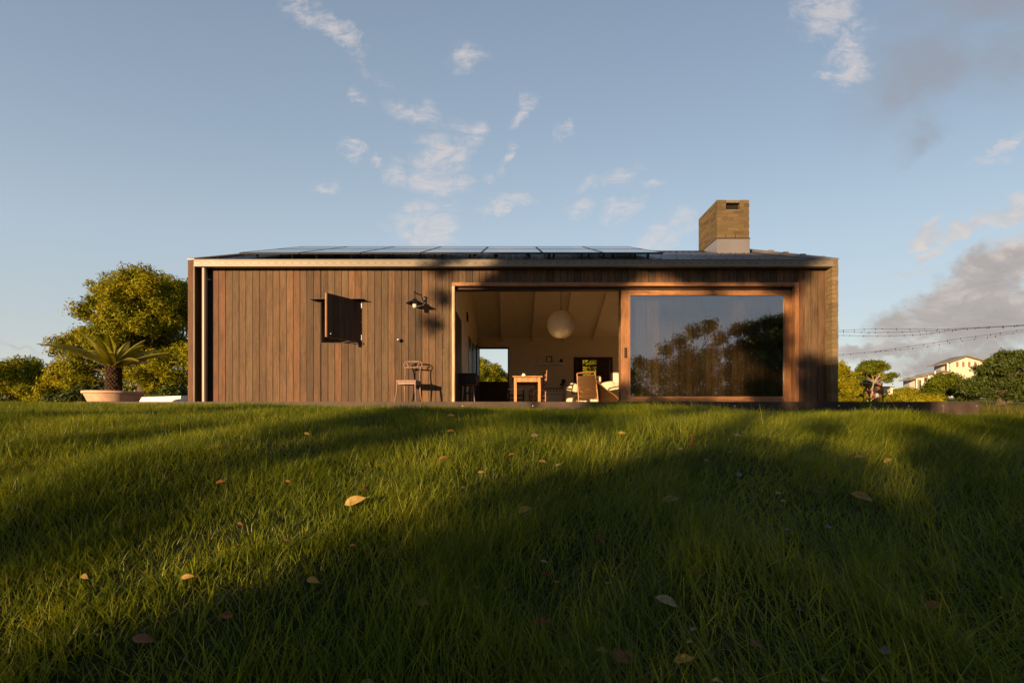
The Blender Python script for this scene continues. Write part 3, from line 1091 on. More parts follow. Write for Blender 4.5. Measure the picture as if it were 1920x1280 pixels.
# rear window with folded shutters
wf = MB()
e = 0.07
wf.box(BWN0 - .02, BWN1 + .02, BKY - 0.03, BKY + 0.15, BWNZ1 - e, BWNZ1 + .02)
wf.box(BWN0 - .02, BWN1 + .02, BKY - 0.03, BKY + 0.15, BWNZ0 - .02, BWNZ0 + e)
wf.box(BWN0 - .02, BWN0 + e, BKY - 0.03, BKY + 0.15, BWNZ0 + e, BWNZ1 - e)
wf.box(BWN1 - e, BWN1 + .02, BKY - 0.03, BKY + 0.15, BWNZ0 + e, BWNZ1 - e)
win = hp(wf, 'rear_window', M_DOORWOOD)
ws = MB()
xa = (1093.0 - 960) / F * BKY
xb = (1119.0 - 960) / F * BKY
ws.box(BWN0 + e + .002, xa, BKY + 0.05, BKY + 0.08, BWNZ0 + e, BWNZ1 - e)
hp(ws, 'shutter_leaf', M_CLAD_DARK, win)
ws = MB()
ws.box(xb, (1143.5 - 960) / F * BKY, BKY + 0.05, BKY + 0.08, BWNZ0 + e, BWNZ1 - e)
hp(ws, 'shutter_leaf', M_CLAD_DARK, win)
ws = MB()
ws.beam(at(1093, 685.5, BKY + 0.12), at(1119.5, 685.5, BKY + 0.12), 0.03, 0.05)
ws.beam(at(1093, 684.5, BKY + 0.16), at(1112, 671.5, BKY + 0.16), 0.03, 0.05)
hp(ws, 'brace', M_BLACK, win)
sp = MB()
sp.box((977 - 960) / F * BKY, (983.5 - 960) / F * BKY, BKY - 0.012, BKY - 0.001, (780 - 671.5) / F * BKY, (780 - 666.5) / F * BKY)
hp(sp, 'switch_plate', M_WHITE, bevel=0.003)
# front shutter and its little opening
shut_in = MB()
shut_in.box(SH_X0 - 0.012, SH_X0 - 0.001, D0 - 0.004, D0 + 0.20, SH_Z0 - 0.012, SH_Z1)
shut_in.box(SH_X1 + 0.001, SH_X1 + 0.012, D0 - 0.004, D0 + 0.20, SH_Z0 - 0.012, SH_Z1)
shut_in.box(SH_X0, SH_X1, D0 - 0.006, D0 + 0.20, SH_Z0 - 0.012, SH_Z0 - 0.001)
sw = hp(shut_in, 'window', M_DARKWOOD)
hw = MB()
hw.prism([(10.60, SH_Z1 - 0.002), (D0 + 0.02, SH_Z1 + 0.004), (D0 + 0.02, SH_Z1 + 0.010), (10.60, SH_Z1 + 0.004)], 0, -4.455, -3.255)
hp(hw, 'hood', M_BLACK, sw)
ang = R(57.5)
hx, hy = SH_X1 - 0.005, D0 - 0.012
dv = Vector((-math.cos(ang), -math.sin(ang), 0))
nv = Vector((-math.sin(ang), math.cos(ang), 0))      # towards the room side of the leaf
lf = MB()
W = 0.875


def leafpt(t, n_, z):
    p = Vector((hx, hy, 0)) + dv * t + nv * n_
    return (p.x, p.y, z)


def leafbox(mb, t0, t1, n0, n1, z0, z1):
    vs = [leafpt(t, n_, zz) for zz in (z0, z1) for n_ in (n0, n1) for t in (t0, t1)]
    mb.add(vs, [(0, 2, 3, 1), (4, 5, 7, 6), (0, 1, 5, 4), (2, 6, 7, 3), (0, 4, 6, 2), (1, 3, 7, 5)])


ZL0, ZL1 = SH_Z0 + 0.012, SH_Z1 - 0.012
for i in range(6):
    leafbox(lf, i * W / 6 + 0.003, (i + 1) * W / 6 - 0.003, 0, 0.022, ZL0, ZL1)
shl = hp(lf, 'shutter', M_CLAD_DARK, sw)
le = MB()
leafbox(le, W - 0.045, W + 0.001, 0.0225, 0.062, ZL0, ZL1)
leafbox(le, 0, 0.045, 0.0225, 0.062, ZL0, ZL1)
leafbox(le, 0.046, W - 0.046, 0.0225, 0.062, ZL0, ZL0 + 0.06)
leafbox(le, 0.046, W - 0.046, 0.0225, 0.062, ZL1 - 0.06, ZL1)
hp(le, 'shutter_edge', M_CEDAR, sw)
kn = MB()
kp = Vector(leafpt(W - 0.075, -0.03, ZL0 + 0.07))
kn.ball(kp, 0.018, 10, 7)
kn.beam(kp, Vector(leafpt(W - 0.075, 0.0, ZL0 + 0.07)), 0.012, 0.012)
hp(kn, 'knob', M_STEEL, sw, smooth=True)
hg = MB()
hg.box(SH_X1 - 0.005, SH_X1 + 0.02, D0 - 0.012, D0 - 0.004, SH_Z1 - 0.17, SH_Z1 - 0.06)
hp(hg, 'hinge', M_STEEL, sw)
hg = MB()
hg.box(SH_X1 - 0.005, SH_X1 + 0.02, D0 - 0.012, D0 - 0.004, SH_Z0 + 0.05, SH_Z0 + 0.17)
hp(hg, 'hinge', M_STEEL, sw)
sy = MB()
sy.tube([(SH_X1 - 0.42, D0 - 0.01, SH_Z0 + 0.005), leafpt(0.28, 0.03, SH_Z0 + 0.0)], 0.008, 6)
hp(sy, 'stay', M_STEEL, sw)
rm = MB()
rm.box(-6.68, -1.43, 12.4, 12.46, 0.3, 3.4)
hp(rm, 'inner_wall', M_CREAM)

# terrace and its steel edge
dk = MB()
dk.box(-9.05, 9.62, 10.035, 10.80, 0.1, 0.296)
dk.box(-9.05, -7.13, 10.80, 13.0, 0.1, 0.296)
dk.box(7.17, 9.62, 10.80, 14.0, 0.1, 0.296)
tag(dk.build('terrace', M_MORTAR), 'paved terrace along the house front', 'terrace', kind='structure')
se = thing('steel_edging', 'low dark rusty steel edging along the terrace above the lawn', 'edging', (0, 10.0, 0.1))
sb = MB()
sb.box(-9.05, 9.66, 9.99, 10.03, -0.1, 0.300)
sb.box(9.625, 9.66, 10.03, 14.0, -0.1, 0.300)
sb.build('edge_plate', M_EDGE, se, se.location)
for px in (868, 1000, 1317, 1378, 1573, 1704, 1769, 1832):
    bo = MB()
    p = at(px, 761, 9.985)
    bo.lathe([(0.0, -0.006), (0.020, -0.006), (0.020, 0.0), (0.010, 0.004), (0.010, 0.012), (0, 0.012)], (0, 0, 0), 10)
    bo.v = [(p.x + a, p.y - c, p.z + b) for a, b, c in bo.v]
    bo.build('bolt', M_STEEL, se, se.location)
pl_ = MB()
p = at(1769, 761, 9.98)
pl_.beam((p.x, 9.98, p.z), (p.x, 9.98, p.z - 0.14), 0.008, 0.008)
pl_.build('pin', M_STEEL, se, se.location)

# ------------------------------------------------------------------ solar panels on the roof
PY0, PY1, PH = 10.97, 14.29, 0.135
PX0, PCOLS, PWID = -6.19, 7, 1.375
ROWNAMES = ['lower', 'upper']
ORD = ['first', 'second', 'third', 'fourth', 'fifth', 'sixth', 'last']
sl_len = (PY1 - PY0) / 2
tilt = math.atan(SLOPE)


def make_panel():
    root = thing('solar_panel', 'dark glossy solar panel', 'solar panel', group='solar panels on the roof')
    w, l = PWID - 0.022, sl_len / math.cos(tilt) - 0.02
    c = MB()
    c.box(-w / 2 + 0.018, w / 2 - 0.018, 0.018, l - 0.018, 0.012, 0.036)
    c.build('cells', M_SOLAR, root)
    f = MB()
    f.box(-w / 2, w / 2, 0, 0.018, 0, 0.04)
    f.box(-w / 2, w / 2, l - 0.018, l, 0, 0.04)
    f.box(-w / 2, -w / 2 + 0.018, 0.0181, l - 0.0181, 0, 0.04)
    f.box(w / 2 - 0.018, w / 2, 0.0181, l - 0.0181, 0, 0.04)
    f.build('frame', M_ALU, root)
    for s in (-1, 1):
        b = MB()
        b.box(s * w * 0.3 - 0.02, s * w * 0.3 + 0.02, 0.22, 0.27, -0.13, 0.0)
        b.build('bracket', M_ALU, root)
        b = MB()
        b.box(s * w * 0.3 - 0.02, s * w * 0.3 + 0.02, l - 0.3, l - 0.25, -0.13, 0.0)
        b.build('bracket', M_ALU, root)
    return root


def copy_tree(o, parent=None):
    c = o.copy()
    COL.objects.link(c)
    if parent:
        c.parent = parent
    for chd in o.children:
        copy_tree(chd, c)
    return c


panel0 = make_panel()
for r_ in range(2):
    for c_ in range(PCOLS):
        o = panel0 if (r_ == 0 and c_ == 0) else copy_tree(panel0)
        yy = PY0 + r_ * sl_len
        o.location = (PX0 + (c_ + 0.5) * PWID, yy, roof_z(yy) + PH)
        o.rotation_euler = (tilt, 0, 0)
        o['label'] = 'dark solar panel, %s from the left in the %s row on the roof' % (ORD[c_], ROWNAMES[r_])

# ------------------------------------------------------------------ things on and by the front wall
wl = thing('wall_lamp', 'black gooseneck barn lamp on the timber wall above the chair', 'lamp', at(794, 566, D0))
WO = wl.location
LC = at(778, 563, 10.50)
a = MB()
a.tube([(WO.x, D0, WO.z), (WO.x, D0 - 0.05, WO.z + 0.0), (WO.x - 0.01, D0 - 0.09, WO.z + 0.07), (WO.x - 0.02, D0 - 0.16, WO.z + 0.12), (LC.x + 0.02, LC.y + .12, LC.z + 0.17), (LC.x, LC.y + .04, LC.z + 0.19), (LC.x, LC.y, LC.z + 0.14), (LC.x, LC.y, LC.z + 0.02)], 0.012, 8)
a.tube([(LC.x, LC.y + .02, LC.z + 0.19), (LC.x - 0.01, LC.y - .02, LC.z + 0.20), (LC.x - 0.01, LC.y - .03, LC.z + 0.165), (LC.x, LC.y, LC.z + 0.15)], 0.007, 6)
a.build('arm', M_BLACK, wl, WO, smooth=True)
a = MB()
a.lathe([(0.0, -0.001), (0.055, 0), (0.055, 0.015), (0, 0.016)], (0, 0, 0), 16)
a.v = [(WO.x + x_, D0 - z_, WO.z + y_) for x_, y_, z_ in a.v]
a.build('wall_plate', M_BLACK, wl, WO, smooth=True)
a = MB()
a.lathe([(0.032, 0.035), (0.045, 0.025), (0.06, 0.005), (0.11, -0.025), (0.172, -0.055), (0.188, -0.066), (0.184, -0.070), (0.165, -0.060), (0.1, -0.034), (0.05, -0.008), (0.03, 0.0), (0.0, 0.002)], LC, 28)
a.lathe([(0.0, 0.036), (0.032, 0.035)], LC, 28)
a.build('lamp_shade', M_BLACK, wl, WO, smooth=True)
a = MB()
a.lathe([(0.0, -0.17), (0.030, -0.165), (0.046, -0.145), (0.05, -0.10), (0.047, -0.05), (0.04, -0.015)], LC, 18)
a.build('glass_jar', M_CERAMIC, wl, WO, smooth=True)
a = MB()
a.ball((LC.x, LC.y, LC.z - 0.09), (0.024, 0.024, 0.04), 12, 8)
a.build('bulb', M_CERAMIC, wl, WO, smooth=True)

kb = MB()
p = at(747, 637, D0 - 0.07)
kb.ball((0, 0, 0), 0.042, 14, 9)
kb.lathe([(0.014, 0.03), (0.014, 0.075), (0.035, 0.076), (0.035, 0.086), (0, 0.087)], (0, 0, 0), 12)
kb.v = [(p.x + x_, p.y + z_, p.z - y_) for x_, y_, z_ in kb.v]
tag(kb.build('door_knob', M_STEEL, None, p, smooth=True), 'small round steel knob on the timber wall below the lamp', 'knob')

# pale curls of creeper stem on the boards
for j_, (px, py, s_) in enumerate(((833, 595, 1.0), (833, 622, 0.9), (832, 664, 1.1), (835, 680, 0.7), (832, 731, 0.8))):
    m_ = MB()
    c_ = at(px, py, D0 - 0.006)
    pts = []
    for i in range(9):
        t = i / 8
        an = R(60 + 190 * t) if j_ % 2 == 0 else R(200 - 120 * t)
        pts.append((c_.x + 0.05 * s_ * math.cos(an), c_.y, c_.z + 0.09 * s_ * math.sin(an)))
    m_.tube(pts, 0.0035, 5)
    tag(m_.build('creeper_stem', M_PALEBARK, None, c_, smooth=True), 'thin pale curl of dry creeper stem on the boards left of the doorway', 'plant stem', 'dry creeper stems on the wall')


# scroll-backed chair
def make_chair():
    root = thing('scroll_chair', 'worn pinkish timber chair with scrolled back standing against the boards', 'chair', (-2.195, 10.36, FZ), R(-9))
    root.scale = (0.90, 0.95, 0.985)
    s = MB()
    s.prism([(-0.245, -0.22), (0.245, -0.22), (0.215, 0.20), (-0.215, 0.20)], 2, 0.425, 0.468)
    s.build('seat', M_PINKWOOD, root, bevel=0.012)
    ap = MB()
    ap.box(-0.21, 0.21, -0.205, -0.185, 0.375, 0.424)
    ap.box(-0.19, 0.19, 0.165, 0.185, 0.375, 0.424)
    ap.beam((-0.215, -0.19, 0.40), (-0.19, 0.175, 0.40), 0.02, 0.048)
    ap.beam((0.215, -0.19, 0.40), (0.19, 0.175, 0.40), 0.02, 0.048)
    ap.build('apron', M_PINKWOOD, root)
    for sx in (-1, 1):
        l = MB()
        l.tube([(sx * 0.222, -0.195, 0.43), (sx * 0.224, -0.205, 0.28), (sx * 0.236, -0.225, 0.14), (sx * 0.262, -0.255, 0.0)], [0.024, 0.021, 0.017, 0.014], 8)
        l.build('leg', M_PINKWOOD, root, smooth=True)
        l = MB()
        l.tube([(sx * 0.195, 0.175, 0.43), (sx * 0.195, 0.185, 0.28), (sx * 0.20, 0.21, 0.14), (sx * 0.215, 0.25, 0.0)], [0.023, 0.02, 0.017, 0.014], 8)
        l.build('leg', M_PINKWOOD, root, smooth=True)
        b = MB()
        b.tube([(sx * 0.195, 0.18, 0.44), (sx * 0.182, 0.185, 0.56), (sx * 0.185, 0.20, 0.68), (sx * 0.20, 0.215, 0.78)], [0.02, 0.016, 0.015, 0.017], 8)
        b.build('back_post', M_PINKWOOD, root, smooth=True)
        sc = MB()
        pts = []
        for i in range(20):
            t = i / 19
            an = R(100 - 410 * t)
            rr = 0.078 - 0.052 * t
            pts.append((sx * (0.165 + rr * math.cos(an)), 0.215 + 0.004 * t, 0.825 + rr * math.sin(an)))
        sc.tube(pts, 0.012, 7)
        sc.build('scroll', M_PINKWOOD, root, smooth=True)
    c = MB()
    c.tube([(-0.17, 0.213, 0.900), (-0.08, 0.232, 0.905), (0, 0.238, 0.905), (0.08, 0.232, 0.905), (0.17, 0.213, 0.900)], 0.018, 8)
    c.build('top_rail', M_PINKWOOD, root, smooth=True)
    c = MB()
    c.tube([(-0.14, 0.213, 0.775), (-0.07, 0.23, 0.778), (0, 0.235, 0.778), (0.07, 0.23, 0.778), (0.14, 0.213, 0.775)], 0.016, 8)
    c.build('lower_rail', M_PINKWOOD, root, smooth=True)
    return root


make_chair()

# ------------------------------------------------------------------ inside
pd = thing('pendant_lamp', 'large round cream paper globe lamp hanging in the doorway room', 'lamp', at(1052, 608, 12.8))
PO = pd.location
b = MB()
nb = 36
for i in range(nb + 1):
    pass
b.lathe([(max(0.05, 0.374 * math.sin(math.pi * i / nb)) - (0.004 if i % 2 else 0), -0.374 * math.cos(math.pi * i / nb)) for i in range(1, nb)], PO, 40)
b.build('globe', M_PAPER, pd, PO, smooth=True)
b = MB()
b.tube([(PO.x, PO.y, PO.z + 0.33), (PO.x, PO.y, cz(12.8) - 0.01)], 0.008, 6)
b.tube([(PO.x - 0.03, PO.y, PO.z + 0.37), (PO.x, PO.y, PO.z + 0.42), (PO.x + 0.03, PO.y, PO.z + 0.37)], 0.004, 5)
b.build('cord', M_BLACK, pd, PO)

# dining table (end towards us)
tb = thing('dining_table', 'pale timber dining table with square legs inside the open doorway', 'table', (0.405, 12.7, FZ))
TO = tb.location
b = MB()
b.box(0.01, 0.80, 12.62, 14.25, FZ + 0.722, FZ + 0.752)
b.build('tabletop', M_PINE, tb, TO, bevel=0.004)
b = MB()
b.box(0.125, 0.682, 12.69, 12.715, FZ + 0.60, FZ + 0.72)
b.box(0.125, 0.682, 14.13, 14.155, FZ + 0.60, FZ + 0.72)
b.box(0.07, 0.095, 12.74, 14.13, FZ + 0.60, FZ + 0.72)
b.box(0.715, 0.74, 12.74, 14.13, FZ + 0.60, FZ + 0.72)
b.build('apron', M_PINE, tb, TO)
for lx in (0.052, 0.684):
    for ly in (12.68, 14.10):
        b = MB()
        b.box(lx, lx + 0.072, ly, ly + 0.072, FZ, FZ + 0.721)
        b.build('leg', M_PINE, tb, TO, bevel=0.004)
gv = MB()
gp = at(982, 702, 13.1)
gv.lathe([(0.02, 0.0), (0.06, 0.0), (0.064, 0.05), (0.04, 0.09), (0.035, 0.10), (0.0, 0.1)], (gp.x, gp.y, FZ + 0.754), 18)
tag(gv.build('butter_dish', M_CERAMIC, None, (gp.x, gp.y, FZ + 0.754), smooth=True), 'small pale domed dish on the dining table', 'dish')


def ladder_chair(label, loc, rz, mat, cushion_mat, posts=0.98):
    """rush-seated ladder-back chair, back towards local +x"""
    root = thing('rush_seat_chair', label, 'chair', loc, rz)
    for sy in (-1, 1):
        b = MB()
        b.tube([(0.20, sy * 0.18, 0), (0.20, sy * 0.18, 0.45), (0.235, sy * 0.185, posts - 0.04)], [0.018, 0.018, 0.015], 8)
        b.ball((0.236, sy * 0.185, posts - 0.02), (0.017, 0.017, 0.028), 8, 6)
        b.build('back_post', mat, root, smooth=True)
        b = MB()
        b.tube([(-0.20, sy * 0.21, 0), (-0.20, sy * 0.21, 0.45)], 0.018, 8)
        b.build('leg', mat, root, smooth=True)
        b = MB()
        b.tube([(-0.20, sy * 0.21, 0.28), (0.20, sy * 0.18, 0.28)], 0.011, 6)
        b.tube([(-0.20, sy * 0.21, 0.16), (0.20, sy * 0.18, 0.16)], 0.011, 6)
        b.build('stretcher', mat, root, smooth=True)
    for zz in (0.62, 0.76, 0.89):
        if zz > posts - 0.05:
            continue
        b = MB()
        b.beam((0.215 + (zz - 0.62) * 0.06, -0.175, zz), (0.215 + (zz - 0.62) * 0.06, 0.175, zz), 0.012, 0.055)
        b.build('slat', mat, root)
    b = MB()
    b.tube([(-0.20, -0.20, 0.26), (-0.20, 0.20, 0.26)], 0.011, 6)
    b.tube([(0.20, -0.17, 0.22), (0.20, 0.17, 0.22)], 0.011, 6)
    b.build('stretcher', mat, root, smooth=True)
    s = MB()
    n = 12
    vs, fs = [], []
    for i in range(n + 1):
        for j in range(n + 1):
            u_, v_ = i / n - 0.5, j / n - 0.5
            edge = max(abs(u_), abs(v_)) * 2
            zz = 0.455 + 0.03 * (1 - edge ** 4) + 0.008 * math.sin(9 * u_ + 5 * v_)
            vs.append((u_ * 0.44, v_ * 0.44, zz))
    o_ = (n + 1) * (n + 1)
    for i in range(n):
        for j in range(n):
            a_ = i * (n + 1) + j
            fs.append((a_, a_ + 1, a_ + n + 2, a_ + n + 1))
    s.add(vs, fs)
    s.box(-0.22, 0.22, -0.22, 0.22, 0.425, 0.456)
    s.build('seat', cushion_mat, root, smooth=True)
    return root


ladder_chair('ladder back chair with lit rush seat at the right of the table', (0.74, 14.02, FZ), R(8), M_CEDAR, M_RUSH, 1.02)
ladder_chair('darker low chair with striped cushion at the left of the table', (0.12, 13.55, FZ), R(180), M_DARKWOOD, M_LINEN, 0.78)

# cooker
ck = thing('cooker', 'pale enamel cooker with a row of dark knobs against the rear wall', 'cooker', (1.63, 17.9, FZ))
CKO = ck.location
cx0, cx1 = (1021 - 960) / F * 17.8, (1055 - 960) / F * 17.8
b = MB()
b.box(cx0, cx1, 17.8, 18.38, FZ + 0.02, FZ + 0.70)
b.build('body', M_ENAMEL, ck, CKO, bevel=0.008)
b = MB()
b.box(cx0 - 0.01, cx1 + 0.01, 17.79, 18.38, FZ + 0.701, FZ + 0.735)
b.build('hob', M_BLACK, ck, CKO)
b = MB()
b.box(cx0 + 0.01, cx1 - 0.01, 17.785, 17.799, FZ + 0.585, FZ + 0.69)
pnl = b.build('control_panel', M_CERAMIC, ck, CKO)
for i in range(5):
    k_ = MB()
    kx = cx0 + 0.1 + i * (cx1 - cx0 - 0.2) / 4
    k_.lathe([(0.0, 0), (0.03, 0), (0.026, 0.03), (0, 0.03)], (0, 0, 0), 12)
    k_.v = [(kx + x_, 17.784 - z_, FZ + 0.64 + y_) for x_, y_, z_ in k_.v]
    k_.build('knob', M_BLACK, pnl, CKO)
b = MB()
b.box(cx0 + 0.02, cx1 - 0.02, 17.782, 17.799, FZ + 0.08, FZ + 0.54)
dr = b.build('oven_door', M_ENAMEL, ck, CKO, bevel=0.006)
b = MB()
b.tube([(cx0 + 0.05, 17.75, FZ + 0.51), (cx1 - 0.05, 17.75, FZ + 0.51)], 0.012, 8)
b.beam((cx0 + 0.06, 17.75, FZ + 0.51), (cx0 + 0.06, 17.782, FZ + 0.51), 0.012, 0.012)
b.beam((cx1 - 0.06, 17.75, FZ + 0.51), (cx1 - 0.06, 17.782, FZ + 0.51), 0.012, 0.012)
b.build('handle', M_STEEL, dr, CKO)
cb = thing('kitchen_cupboard', 'narrow cream kitchen cupboard between the cooker and the sofa', 'cupboard', (2.0, 17.9, FZ))
b = MB()
b.box(cx1 + 0.012, cx1 + 0.42, 17.8, 18.38, FZ, FZ + 0.70)
b.build('body', M_RENDER, cb, cb.location, bevel=0.004)
b = MB()
b.box(cx1 + 0.011, cx1 + 0.44, 17.77, 18.385, FZ + 0.701, FZ + 0.73)
b.build('worktop', M_DARKWOOD, cb, cb.location)
b = MB()
b.box(cx1 + 0.03, cx1 + 0.40, 17.785, 17.799, FZ + 0.06, FZ + 0.66)
b.build('door', M_RENDER, cb, cb.location, bevel=0.004)

# potted plant on the cupboard
pp = thing('potted_plant', 'small dark plant in a red pot on the kitchen cupboard', 'plant', (at(1053, 720, 18.0).x + 0.05, 18.0, FZ + 0.731))
b = MB()
b.lathe([(0.0, 0.0), (0.06, 0.0), (0.08, 0.12), (0.07, 0.12), (0.0, 0.11)], pp.location, 16)
b.build('pot', M_TERRA, pp, pp.location, smooth=True)
b = MB()
for i in range(40):
    th, r_, h_ = random.uniform(0, 6.28), random.uniform(0.01, 0.09), random.uniform(0.14, 0.33)
    c_ = pp.location + Vector((r_ * math.cos(th), r_ * math.sin(th), h_))
    b.ball(c_, (random.uniform(.02, .035), random.uniform(.02, .035), random.uniform(.02, .04)), 6, 4)
b.build('foliage', M_LEAF_DARK, pp, pp.location)

# shelf and what stands on it
sh = MB()
s0, s1 = at(1003.5, 679, 18.2), at(1055.7, 679, 18.2)
sh.box(s0.x, s1.x, 18.18, 18.395, s0.z - 0.09, s0.z)
tag(sh.build('wall_shelf', M_WHITE, None, (s0.x, 18.3, s0.z), bevel=0.004), 'thick pale floating shelf on the rear wall', 'shelf')
SZ = s0.z + 0.001
vx = at(1012, 0, 18.27).x
b = MB()
b.lathe([(0.0, 0), (0.06, 0), (0.085, 0.06), (0.088, 0.11), (0.06, 0.17), (0.035, 0.20), (0.04, 0.25), (0.03, 0.25), (0.0, 0.2)], (vx, 18.28, SZ), 20)
tag(b.build('vase', M_CERAMIC, None, (vx, 18.28, SZ), smooth=True), 'pale bulbous vase at the left end of the shelf', 'vase')
px0, px1 = at(1024, 0, 18.3).x, at(1035, 0, 18.3).x
pf = thing('picture_frame', 'small black framed picture leaning on the shelf', 'picture', ((px0 + px1) / 2, 18.3, SZ))
b = MB()
for (x0_, x1_, z0_, z1_) in ((px0, px1, 0, 0.03), (px0, px1, 0.21, 0.24), (px0, px0 + 0.03, 0.03, 0.21), (px1 - 0.03, px1, 0.03, 0.21)):
    b.box(x0_, x1_, 18.29, 18.31, SZ + z0_, SZ + z1_)
b.build('frame', M_BLACK, pf, pf.location)
b = MB()
b.box(px0 + 0.03, px1 - 0.03, 18.30, 18.308, SZ + 0.03, SZ + 0.21)
b.build('print', M_CERAMIC, pf, pf.location)
b = MB()
bx = at(1043, 0, 18.28).x
b.lathe([(0.0, 0.0), (0.05, 0.0), (0.10, 0.05), (0.115, 0.09), (0.105, 0.09), (0.05, 0.02), (0.0, 0.015)], (bx, 18.28, SZ), 20)
tag(b.build('bowl', M_CERAMIC, None, (bx, 18.28, SZ), smooth=True), 'shallow pale bowl on the shelf right of the picture', 'bowl')
b = MB()
bx = at(1052.5, 0, 18.28).x
b.lathe([(0.0, 0.0), (0.045, 0.0), (0.05, 0.08), (0.035, 0.11), (0.03, 0.14), (0.0, 0.14)], (bx, 18.28, SZ), 14)
tag(b.build('jar', M_DARKWOOD, None, (bx, 18.28, SZ), smooth=True), 'small dark jar at the right end of the shelf', 'jar')

# desk and bentwood stool at the left of the room
dkk = thing('writing_desk', 'dark timber desk against the left inner wall', 'desk', (-1.07, 11.8, FZ))
b = MB()
b.box(-1.28, -0.88, 11.75, 12.95, FZ + 0.50, FZ + 0.72)
b.build('drawer_case', M_DARKWOOD, dkk, dkk.location, bevel=0.006)
b = MB()
b.box(-1.282, -0.86, 11.73, 12.97, FZ + 0.721, FZ + 0.745)
b.build('desktop', M_DARKWOOD, dkk, dkk.location)
for lx in (-1.26, -0.93):
    for ly in (11.77, 12.89):
        b = MB()
        b.box(lx, lx + 0.045, ly, ly + 0.045, FZ, FZ + 0.499)
        b.build('leg', M_DARKWOOD, dkk, dkk.location)
st = thing('bentwood_stool', 'dark bentwood stool with round seat in front of the desk', 'stool', (-1.02, 11.42, FZ))
b = MB()
b.lathe([(0.0, 0.455), (0.15, 0.455), (0.165, 0.44), (0.165, 0.425), (0.15, 0.415), (0.0, 0.415)], (0, 0, 0), 24)
b.build('seat', M_DOORWOOD, st, smooth=True)
for i in range(4):
    an = R(45 + 90 * i + 10)
    b = MB()
    b.tube([(0.12 * math.cos(an), 0.12 * math.sin(an), 0.42), (0.15 * math.cos(an), 0.15 * math.sin(an), 0.2), (0.185 * math.cos(an), 0.185 * math.sin(an), 0.0)], [0.016, 0.015, 0.012], 8)
    b.build('leg', M_DARKWOOD if i != 3 else M_PINKWOOD, st, smooth=True)
b = MB()
b.tube([(0.125 * math.cos(2 * math.pi * i / 20), 0.125 * math.sin(2 * math.pi * i / 20), 0.24) for i in range(21)], 0.010, 6)
for i in range(4):
    an = R(45 + 90 * i + 10)
    b.tube([(0.15 * math.cos(an), 0.15 * math.sin(an), 0.12), (0.10 * math.cos(an + .5), 0.10 * math.sin(an + .5), 0.30), (0.13 * math.cos(an + 1.5), 0.13 * math.sin(an + 1.5), 0.14)], 0.009, 6)
b.build('ring', M_DARKWOOD, st, smooth=True)

# sofa under the rear window
so_ = thing('sofa', 'cream linen sofa behind the cane chair', 'sofa', (2.65, 15.6, FZ))
SO = so_.location


def cushion(mb, c, r, power=0.55):
    mb.ball(c, r, 20, 12, 0.015, power)


b = MB()
cushion(b, (2.75, 15.75, FZ + 0.24), (1.05, 0.48, 0.2), 0.3)
b.build('base', M_LINEN, so_, SO, smooth=True)
b = MB()
cushion(b, (2.85, 16.15, FZ + 0.52), (0.98, 0.16, 0.26), 0.4)
b.build('backrest', M_LINEN, so_, SO, smooth=True)
for ax in (1.80, 3.75):
    b = MB()
    cushion(b, (ax, 15.72, FZ + 0.40), (0.13, 0.46, 0.26), 0.45)
    b.build('arm', M_LINEN, so_, SO, smooth=True)
for (lbl, px, py, rx, rz_, an) in (('plump white cushion at the left end of the sofa', 1076, 727, 0.16, 0.15, -0.3), ('large rumpled white cushion on the sofa behind the cane chair', 1141, 729, 0.26, 0.24, 0.2), ('white cushion at the right end of the sofa by the door', 1158, 731, 0.2, 0.23, -0.15)):
    p = at(px, py, 15.35)
    b = MB()
    cushion(b, (0, 0, 0), (rx, 0.09, rz_), 0.6)
    b.v = [(p.x + x_ * math.cos(an) - z_ * math.sin(an), p.y + y_ + z_ * 0.25, p.z + x_ * math.sin(an) + z_ * math.cos(an)) for x_, y_, z_ in b.v]
    tag(b.build('cushion', M_LINEN, None, p, smooth=True), lbl, 'cushion', 'cushions on the sofa')
b = MB()
p = at(1072, 748, 14.6)
cushion(b, (p.x, p.y, FZ + 0.13), (0.17, 0.17, 0.13), 0.6)
tag(b.build('floor_cushion', M_LINEN, None, (p.x, p.y, FZ), smooth=True), 'small white pouf on the floor left of the cane chair', 'pouf')

# cane chair seen from behind
wc = thing('cane_armchair', 'woven cane armchair with its back turned to the doorway', 'armchair', (2.3, 13.6, FZ))
CO_ = wc.location
TL, TR_ = at(1082, 700, 13.35), at(1115.5, 697, 13.5)
BL, BR = at(1085.5, 752, 13.42), at(1122, 752, 13.6)


def lerp(a_, b_, t):
    return a_ + (b_ - a_) * t


b = MB()
b.tube([BL + Vector((0, 0, -0.06)), lerp(BL, TL, 0.35), lerp(BL, TL, 0.7) + Vector((0, 0.02, 0)), TL], [0.019, 0.019, 0.018, 0.019], 8)
b.tube([BR + Vector((0, 0, -0.06)), lerp(BR, TR_, 0.35), lerp(BR, TR_, 0.7) + Vector((0, 0.02, 0)), TR_], [0.019, 0.019, 0.018, 0.019], 8)
b.tube([TL, lerp(TL, TR_, .5) + Vector((0, 0, 0.015)), TR_], 0.021, 8)
b.tube([lerp(TL, BL, .12), lerp(TR_, BR, .10)], 0.014, 8)
b.tube([lerp(TL, BL, .52), lerp(lerp(TL, BL, .56), lerp(TR_, BR, .55), .5) + Vector((0, 0, -.03)), lerp(TR_, BR, .52)], 0.014, 8)
b.tube([lerp(TL, BL, .82), lerp(TR_, BR, .88)], 0.013, 8)
b.tube([lerp(TL, BL, .55), lerp(BL, BR, .45) + Vector((0, 0, .12)), lerp(TR_, BR, .9)], 0.013, 8)
b.build('frame', M_CANE, wc, CO_, smooth=True)


